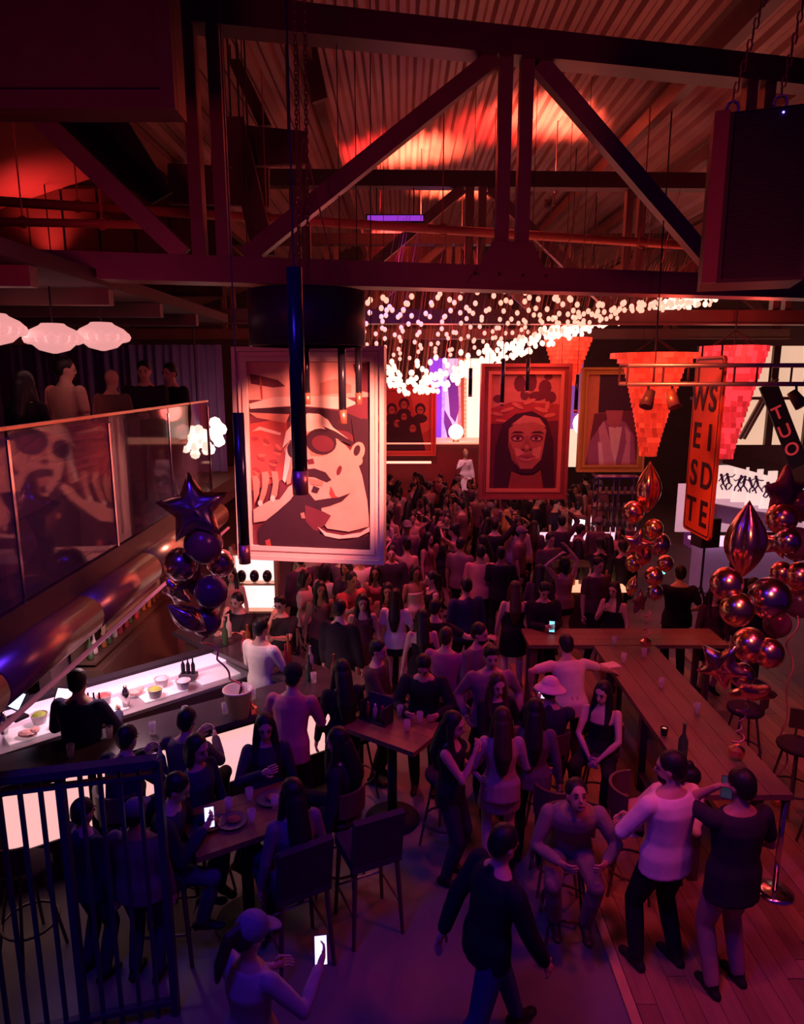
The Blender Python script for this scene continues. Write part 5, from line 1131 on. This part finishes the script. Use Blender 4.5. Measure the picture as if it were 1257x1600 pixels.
stand('man in a mauve-grey shirt standing right behind a long-haired woman', 768, 1004, 4, 1.76, top='long', top_c=MAUVE, bot_c=BLK, style='quiff', skin=0, hr=(-.28,-.14,1.02), hl=(.28,-.14,1.02), fat=1.08)
stand('long-haired woman in a low black top leaning on the man in mauve', 775, 1042, 14, 1.63, sex='f', style='wavy', hair='brown', top='long', top_c=BLK, bot_c=(.03,.02,.04), hr=(-.06,-.28,1.02), hl=(.24,-.12,.95), dy=-.1)
stand('bearded man in a grey top looking back over his shoulder', 748, 970, 40, 1.74, top='long', top_c=(.20,.14,.16), bot_c=BLK, beard=True, hy=20)
BH = sit('seated person in a white bucket hat and dark jacket at the long table', 858, 1052, 165, 1.60, top='jacket', top_c=(.03,.025,.05), bot_c=BLK, hat=('bucket', (.80,.62,.56)), hy=-20, hr=(.02,-.36,1.18), hl=(.14,-.36,1.16), dx=.02, seat='bar stool under the person in the white bucket hat')
stand('man in a cream T-shirt leaning both arms on the long table, seen from behind', 915, 992, 188, 1.72, top='tee', top_c=(.82,.62,.50), bot_c=(.05,.04,.07), lean=24, hr=(-.66,-.38,1.12), hl=(.42,-.18,1.10), er=(-.5,.6,.1), el=(1,.4,.2), dx=-.12, dy=-.05)
sit('seated woman in a black strapless top with long dark hair', 935, 1052, -28, 1.58, 1.66, sex='f', style='wavy', top='strapless', top_c=BLK, bot='pants', bot_c=BLK, hr=(-.05,-.30,.86), hl=(.07,-.30,.86), er=(-1,-.1,-.5), el=(1,-.1,-.5), hy=-14, skin=3, dx=.06, seat='bar stool under the woman in the strapless top')
PB = stand('man in black reading his phone with both hands, beyond the cream T-shirt', 872, 928, 6, 1.70, top='jacket', top_c=BLK, bot_c=BLK, hp=32, hr=(-.06,-.30,1.16), hl=(.06,-.30,1.16), dx=-.05, dy=.62)
stand('woman in a sleeveless top dancing with both arms raised', 884, 868, 190, 1.66, sex='f', style='bob', top='tank', top_c=(.40,.16,.12), bot='mini', bot_c=BLK, hr=(-.10,-.14,1.84), hl=(.16,.06,1.76), er=(-1,0,.3), el=(1,0,.3))
stand('woman with long dark hair and a bare shoulder at the far table', 962, 906, -42, 1.66, sex='f', style='long', top='strapless', top_c=BLK, bot='mini', bot_c=BLK, hr=(-.05,-.24,1.34), er=(-.3,-.3,-1))
BM = stand('broad man in a black T-shirt seen from behind by the slim balloons', 1052, 884, 172, 1.80, top='tee', top_c=(.02,.016,.025), bot_c=BLK, fat=1.1, hr=(-.25,-.22,1.0), hl=(.22,-.34,1.50), el=(.5,-.2,-1), dx=.16, dy=.1)
stand('long-haired woman in a dark dress right of the stand speaker', 1118, 912, 12, 1.64, sex='f', style='wavy', top='long', top_c=(.05,.02,.04), bot='skirt', bot_c=BLK)
# ---- centre
stand('woman with bare back and long dark hair seen from behind near the centre', 806, 906, 178, 1.68, sex='f', style='wavy', hair='brown', top='strapless', top_c=BLK, bot='skirt', bot_c=BLK, skin=3)
stand('woman in a white ruffled top with black hair facing away', 618, 918, 172, 1.64, sex='f', style='long', top='tee', top_c=W_, bot='mini', bot_c=BLK, hr=(-.2,-.2,.95), skin=3)
stand('woman with bare back in a black skirt, very long black hair', 660, 946, 184, 1.64, sex='f', style='long', top='strapless', top_c=BLK, bot='skirt', bot_c=BLK, skin=3, dy=-.1)
stand('person stretching one bare arm out to the right in the centre crowd', 692, 934, 150, 1.70, top='tee', top_c=BLK, bot_c=BLK, hr=(-.70,-.10,1.30), er=(0,0,-1), dx=-.1)
stand('person in a purple T-shirt with light brown hair facing away', 690, 978, 160, 1.70, top='tee', top_c=(.36,.08,.22), bot_c=BLK, hair='brown', dx=.05)
stand('man in a black jacket bowing his head over the middle pedestal table', 652, 1028, -8, 1.72, top='jacket', top_c=(.02,.016,.03), bot_c=BLK, lean=18, hp=34, hr=(-.16,-.40,1.12), hl=(.18,-.40,1.12), dx=.10, dy=.42)
stand('person in dark brown at the middle pedestal table, back half turned', 602, 1006, 70, 1.70, top='long', top_c=(.08,.04,.05), bot_c=BLK, hr=(-.1,-.38,1.10), dx=-.10, dy=.18)
stand('woman in a dark dress with long hair standing left of the white top', 566, 925, 10, 1.64, sex='f', style='long', top='tank', top_c=(.12,.04,.05), bot='dress', bot_c=(.10,.04,.05))
stand('woman with a round face among the centre crowd, hands clasped', 606, 908, 0, 1.62, sex='f', style='wavy', top='long', top_c=(.30,.12,.10), bot_c=BLK, hr=(-.03,-.26,1.2), hl=(.05,-.26,1.2))
# ---- bar
stand('man in a dusty pink shirt and black cap bending over the bar', 440, 1035, 172, 1.76, top='long', top_c=(.55,.16,.22), bot_c=BLK, lean=14, hat=('cap', BLK), hr=(-.12,-.40,1.16), hl=(.16,-.38,1.14), hem=-.10, dx=.08, dy=-.12)
stand('tall woman in black with long hair beside the pink-shirted man', 514, 1022, 200, 1.72, sex='f', style='long', top='long', top_c=BLK, bot_c=BLK, hr=(-.12,-.35,1.2), dx=.14, dy=-.1)
stand('bartender in a white shirt seen from behind inside the bar', 404, 944, 150, 1.76, top='long', top_c=(.86,.78,.70), bot_c=BLK, hr=(-.16,-.34,1.02), hl=(.20,-.30,1.02), style='quiff', hy=-12, dx=.10, dy=-.45)
sit('man in black with one hand at his mouth sitting at the far bar arm', 370, 920, -25, 1.6, top='tee', top_c=BLK, bot_c=BLK, hr=(-.04,-.25,1.30), er=(-.3,-.2,-1), hl=(.1,-.42,1.12), seat='bar stool under the man with a hand at his mouth')
sit('man in glasses and black shirt resting his chin at the far bar arm', 437, 925, -15, 1.6, top='tee', top_c=BLK, bot_c=BLK, glasses=True, style='quiff', hr=(-.02,-.25,1.32), er=(-.3,-.2,-1), hl=(.1,-.42,1.12), seat='bar stool under the man in glasses')
stand('woman in a pink top behind the two men at the far bar arm', 362, 884, -10, 1.64, sex='f', style='long', top='tank', top_c=(.6,.22,.2), bot_c=BLK)
stand('dark-shirted barman seen from behind at the left end of the bar', 118, 1044, 176, 1.80, top='jacket', top_c=NAVY, bot_c=NAVY, fat=1.14, hr=(-.18,-.36,1.12), hl=(.2,-.30,1.1))
sit('customer in navy leaning on the bar front, left of two', 214, 1106, 160, 1.56, top='jacket', top_c=(.03,.025,.06), bot_c=BLK, lean=12, hr=(-.1,-.4,1.12), hl=(.1,-.4,1.12), xy=(-2.42,5.38), seat='bar stool under the left of two customers at the bar front')
sit('customer in dim brown leaning on the bar front, right of two', 262, 1112, 165, 1.56, top='long', top_c=(.10,.06,.08), bot_c=BLK, lean=10, hr=(-.1,-.4,1.12), hl=(.1,-.4,1.12), xy=(-1.98,5.70), seat='bar stool under the right of two customers at the bar front')
# ---- crowded table
sit('diner with short dark hair looking sideways behind the crowded table', 326, 1166, 62, 1.52, sex='f', style='bob', top='long', top_c=NAVY, bot_c=NAVY, xy=(-1.72,5.30), seat='bar stool under the short-haired diner')
sit('diner with long dark hair smiling behind the crowded table', 400, 1138, 14, 1.54, sex='f', style='wavy', top='long', top_c=(.04,.03,.06), bot_c=NAVY, hr=(-.05,-.28,1.16), er=(-.6,-.2,-.6), xy=(-1.22,5.66), seat='bar stool under the smiling long-haired diner')
ND = sit('diner clad in navy reading a lit phone at the railing side', 292, 1200, 96, 1.50, top='jacket', top_c=(.028,.024,.075), bot_c=(.05,.05,.12), lean=14, hp=22, hr=(-.08,-.34,1.10), hl=(.08,-.34,1.10), xy=(-1.86,4.75))
sit('woman in a grey top with long hair seen from behind at the crowded table', 440, 1190, -150, 1.52, sex='f', style='long', top='long', top_c=(.18,.14,.20), bot_c=NAVY, xy=(-.82,4.66))
sit('person in black seen from the side at the right of the crowded table', 508, 1146, -100, 1.56, sex='f', style='long', top='jacket', top_c=(.02,.016,.04), bot_c=BLK, xy=(-.55,5.42), seat='bar stool under the person in black at the crowded table')
stand('pale-topped person with a knitted hat behind the railing bars', 186, 1284, 172, 1.50, top='long', top_c=(.22,.14,.17), bot_c=NAVY, hat=('cap', (.16,.11,.17)), fat=1.1, dy=.24)
stand('dark-haired person in navy behind the railing bars at left', 124, 1282, 150, 1.50, top='jacket', top_c=NAVY, bot_c=NAVY, dx=-.12, dy=.26)
cw, hnd, kk = stand('woman in a peaked cap and pale top holding a bright phone, at the bottom edge', 385, 1432, 150, 1.62, sex='f', style='ponytail', hair='brown', top='long', top_c=(.42,.30,.32), bot_c=NAVY, hat=('cap', (.22,.18,.26)), hr=(-.26,-.34,1.24), er=(-.6,.2,-.8), hp=26, hy=-20, hl=(.10,-.30,1.1))
def hold_phone(body, hand, k_, label, glow, rotx=.5, s_=1.0):
    pc, dd, inw, sd = hand; mw = Matrix.Translation(body.location) @ body.rotation_euler.to_matrix().to_4x4() @ Matrix.Scale(k_, 4)
    c = mw @ (pc+dd*.05+inw*.028); n_ = (V3((0,0,EYE))-c).normalized(); t = thing('phone', label, 'phone', c, 'lit phones'); t.rotation_euler = n_.to_track_quat('Z', 'Y').to_euler()
    MB().box((0,0,0), (.078*s_,.155*s_,.009)).build('case', M_BLACK, t); MB().box((0,0,.0055), (.070*s_,.145*s_,.002)).build('display', mat('phone_lit_%s' % label[:9], (.8,.8,.9) if max(glow) > .1 else (.02,.02,.03), .4, noise=.2, scale=20, emit=glow, power=1.6), t)
hold_phone(cw, hnd[0], kk, 'bright phone in the hand of the woman in the cap', (.75,.62,1))
hold_phone(BM[0], BM[1][1], BM[2], 'cyan-lit phone held up by the broad man in black', (.2,1,.95), s_=1.3)
hold_phone(BH[0], BH[1][0], BH[2], 'pale lit phone held by the person in the bucket hat', (.8,.6,1))
hold_phone(PB[0], PB[1][0], PB[2], 'dim teal phone held by the man in black at the cross table', (.1,.6,.7))
hold_phone(ND[0], ND[1][0], ND[2], 'small white phone held by the navy-clad diner', (.6,.6,1))
hold_phone(PM[0], PM[1][1], PM[2], 'dark phone at the ear of the man in beige trousers', (.01,.01,.02))
# ---- balcony
MZ = 2.95
def mezz(label, px_, d_, rot, zt, **k):
    p = P(px_, 585, d_); return person(label, (p.x, d_, MZ), rot, zt-MZ, vox=.02, **k)
mezz('man in a light brown T-shirt seen from the side on the balcony', 100, 7.2, 158, 4.70, top='tee', top_c=(.55,.30,.22), bot_c=BLK, hy=-40)
mezz('bald man in an olive shirt on the balcony', 172, 7.9, 165, 4.58, style='bald', top='long', top_c=(.16,.09,.08), bot_c=BLK)
mezz('smiling man in a dark shirt facing the hall on the balcony', 226, 8.3, 12, 4.68, top='jacket', top_c=(.03,.02,.04), bot_c=BLK, hr=(-.04,-.3,1.1), hl=(.06,-.3,1.1))
mezz('man in black turned away at the right of the balcony group', 268, 8.7, -30, 4.66, top='jacket', top_c=BLK, bot_c=BLK)
mezz('person with thick dark hair at the left picture edge on the balcony', 36, 6.4, 170, 4.55, sex='f', style='wavy', top='long', top_c=BLK, bot_c=BLK)
# ---- performer in white
p = P(728, 700, 20.4); person('performer in a white costume standing above the far crowd', (p.x, 20.4, .62), 10, 1.72, 'f', top='long', top_c=(.9,.75,.8), bot='long', bot_c=(.95,.85,.9), style='bun', hair='blond', vox=.03, hr=(-.15,-.3,1.3))
tag(MB().lathe([(.5,0), (.5,.58), (.48,.62), (.02,.62)], (p.x, 20.4, 0), 20).build('podium', M_WOODD, loc=(p.x, 20.4, 0)), 'round podium under the performer in white', 'podium')
lamp('SPOT', (p.x-.4, 18.6, 5.2), (p.x, 20.4, 1.6), (1,.5,.6), 260, .1, 16, .4)
# ---- mid crowd: individuals one can still make out
mid = [(636,812,8,dict(hat=('cap',GREY), top='long', top_c=(.22,.12,.13), label='man in a brimmed cap and brown shirt in the middle of the crowd')), (720,838,150,dict(top='tee', top_c=(.24,.12,.14), label='man in a red-brown shirt from behind, below the headscarf portrait corner')),
  (752,850,176,dict(top='long', top_c=(.62,.26,.22), label='man in a salmon shirt seen from behind in mid crowd')), (784,852,182,dict(top='tee', top_c=BLK, label='man in a black T-shirt beside the salmon shirt')), (700,800,-20,dict(top='tee', top_c=BLK, label='man in black facing the camera in mid crowd')),
  (668,830,60,dict(sex='f', style='long', top='tank', top_c=(.3,.1,.1), label='woman with long hair right of the brimmed cap')), (792,795,160,dict(sex='f', style='long', hair='blond', top='tank', top_c=BLK, label='blond woman under the headscarf portrait')), (836,812,170,dict(sex='f', style='wavy', hair='brown', top='long', top_c=(.15,.08,.1), label='brown-haired woman right of the blond woman')),
  (860,830,20,dict(top='tee', top_c=(.10,.05,.08), label='man in dark purple near the lit counter')), (905,840,185,dict(sex='f', style='wavy', top='long', top_c=(.14,.05,.08), label='woman in front of the tablet screen')), (940,838,175,dict(top='jacket', top_c=BLK, label='man in a black jacket right of the tablet screen')), (975,842,190,dict(top='jacket', top_c=BLK, label='tall dark man left of the slim balloons')),
  (588,880,-10,dict(sex='f', style='long', top='tank', top_c=(.45,.12,.12), label='woman in a red tank top under the pink frame corner')), (648,880,30,dict(sex='f', style='bob', top='strapless', top_c=(.8,.6,.55), label='woman in a white strapless top in the centre')), (676,890,-70,dict(sex='f', style='ponytail', top='tank', top_c=BLK, label='woman with a ponytail and bare arms in the centre')), (548,890,40,dict(top='tee', top_c=(.5,.1,.1), label='man in a red T-shirt holding up a drink', hr=(-.1,-.4,1.35))),
  (612,850,0,dict(top='jacket', top_c=(.04,.03,.05), label='man in a dark jacket at the lower corner of the pink frame')), (730,900,200,dict(top='jacket', top_c=NAVY, label='man in a navy jacket left of the bare-backed woman')), (845,880,170,dict(sex='f', style='long', top='long', top_c=(.09,.04,.06), label='woman in dark wine red left of the dancer')), (935,868,20,dict(top='tee', top_c=(.12,.05,.06), label='man behind the white-lit drinks table')),
  (500,905,20,dict(sex='f', style='wavy', top='tank', top_c=(.14,.05,.06), label='woman in dark red right of the bar post')), (530,935,160,dict(top='jacket', top_c=BLK, label='man in black at the far corner of the bar')), (1180,900,-30,dict(top='jacket', top_c=(.04,.02,.04), label='dark figure behind the large balloons')), (1150,870,150,dict(top='tee', top_c=(.06,.03,.05), label='dark figure beyond the teardrop balloon'))]
for x_, y_, r_, k in mid:
    lb_ = k.pop('label'); stand(lb_, x_, y_, r_, 1.66 if k.get('sex') == 'f' else 1.76, skin=random.randrange(5), vox=.024, bot_c=BLK, **k)
# ---- far crowd prototypes, then copies
protos = []
for i, k in enumerate((dict(top='tee'), dict(top='jacket', hr=(-.1,-.3,1.15)), dict(sex='f', style='long', top='tank', bot='mini'), dict(top='long', hr=(-.2,-.2,1.75), er=(-1,0,.2)), dict(sex='f', style='wavy', top='long'), dict(sex='f', style='bun', top='strapless', bot='skirt', hl=(.2,-.2,1.7), el=(1,0,.2)), dict(top='tee', hat=('cap', GREY)), dict(sex='f', style='bob', top='tee', bot='skirt'))):
    b_, _, _ = person('dim figure packed in the far crowd below the paintings', (0,0,0), 0, 1.7, vox=.034, top_c=(.2,.12,.14), bot_c=BLK, skin=i % 5, group='far crowd', **k); protos.append(b_)
bake_people()
TC = [fab(c) for c in ((.03,.02,.05), (.20,.08,.10), (.42,.20,.20), (.08,.04,.08), (.55,.40,.40), (.12,.05,.10), (.02,.02,.03), (.30,.10,.12))]
spots = [(o.location.x, o.location.y) for o in bpy.data.objects if o.get('category') == 'person' and o.location.y > 8 and o.name not in [b.name for b in protos]]
PN = ('short-haired man', 'man with one hand forward', 'long-haired woman with bare arms', 'man raising one arm', 'wavy-haired woman in sleeves', 'woman with a bun raising an arm', 'man in a cap', 'woman with bobbed hair')
k = 0; tries = 0; used_p = set()
while k < 108 and tries < 8000:
    tries += 1; y_ = 11.4+8.4*random.random()**.8; fx = random.uniform(598, 1010)
    if k % 6 == 5: y_ = random.uniform(9.9, 12.6); fx = random.uniform(455, 610)
    x_ = (fx-628.5)/F_PX*y_
    if fx > 940 and y_ > 14: continue
    if abs(x_-pc.x) < 1.4 and abs(y_-pc.y) < .75: continue
    if ra.x-.3 < x_ < rb2.x+.3 and 13.7 < y_ < 14.7: continue
    if abs(x_-pd.x) < .9 and abs(y_-pd.y) < .8: continue
    if min((x_-a)**2+(y_-b)**2 for a, b in spots) < .46**2: continue
    spots.append((x_, y_)); pi_ = k % 8; src = protos[pi_]
    o = src if pi_ not in used_p else copy_tree(src); used_p.add(pi_)
    o.location = (x_, y_, 0); o.rotation_euler = (0,0,random.uniform(-3.1,3.1)); s_ = random.uniform(.94,1.05); o.scale = (s_,s_,s_)
    ci = random.randrange(8); tc = TC[ci]; o['label'] = '%s, %s top, in the far crowd' % (PN[pi_], ('navy black', 'dark red', 'rosy', 'plum', 'pale pink', 'dark violet', 'black', 'brick red')[ci])
    for ch in o.children:
        if ch.name.split('.')[0] in ('shirt','jacket','sweater','tank_top','strapless_top'): ch.material_slots[0].link = 'OBJECT'; ch.material_slots[0].material = tc
    k += 1
# ---- pieces that belong to one part of a thing hang under that part
SUBS = (('display', 'bezel'), ('display', 'case'), ('contents', 'tub'), ('lens', 'can'), ('copper_tip', 'rod'), ('light_panel', 'mirror'), ('mirror_frame', 'mirror'), ('bottle', 'rack'), ('letter', 'panel'), ('letter', 'board'), ('border_line', 'panel'), ('bolt', 'panel'), ('status_light', 'cabinet'), ('grille', 'cabinet'), ('side_trim', 'cabinet'), ('clamp', 'pipe_run'), ('hanger_rod', 'pipe_run'), ('painted_picture', 'canvas'), ('reflected_face', 'cloth'), ('back_support', 'backrest'), ('shell', 'bowl'), ('flange', 'bottom_chord'), ('rivets', 'gusset_plate'), ('collar', 'globe'), ('ice_well', 'worktop'), ('fold', 'cloth'), ('diffuser', 'housing'))
for o in [x for x in bpy.data.objects if x.parent is not None and x.parent.parent is None]:
    b_ = o.name.split('.')[0]
    for c_, p_ in SUBS:
        if b_ == c_:
            m_ = [x for x in o.parent.children if x.name.split('.')[0] == p_ and x is not o]
            if m_ and m_[0].location.length < 1e-6: o.parent = m_[0]; break
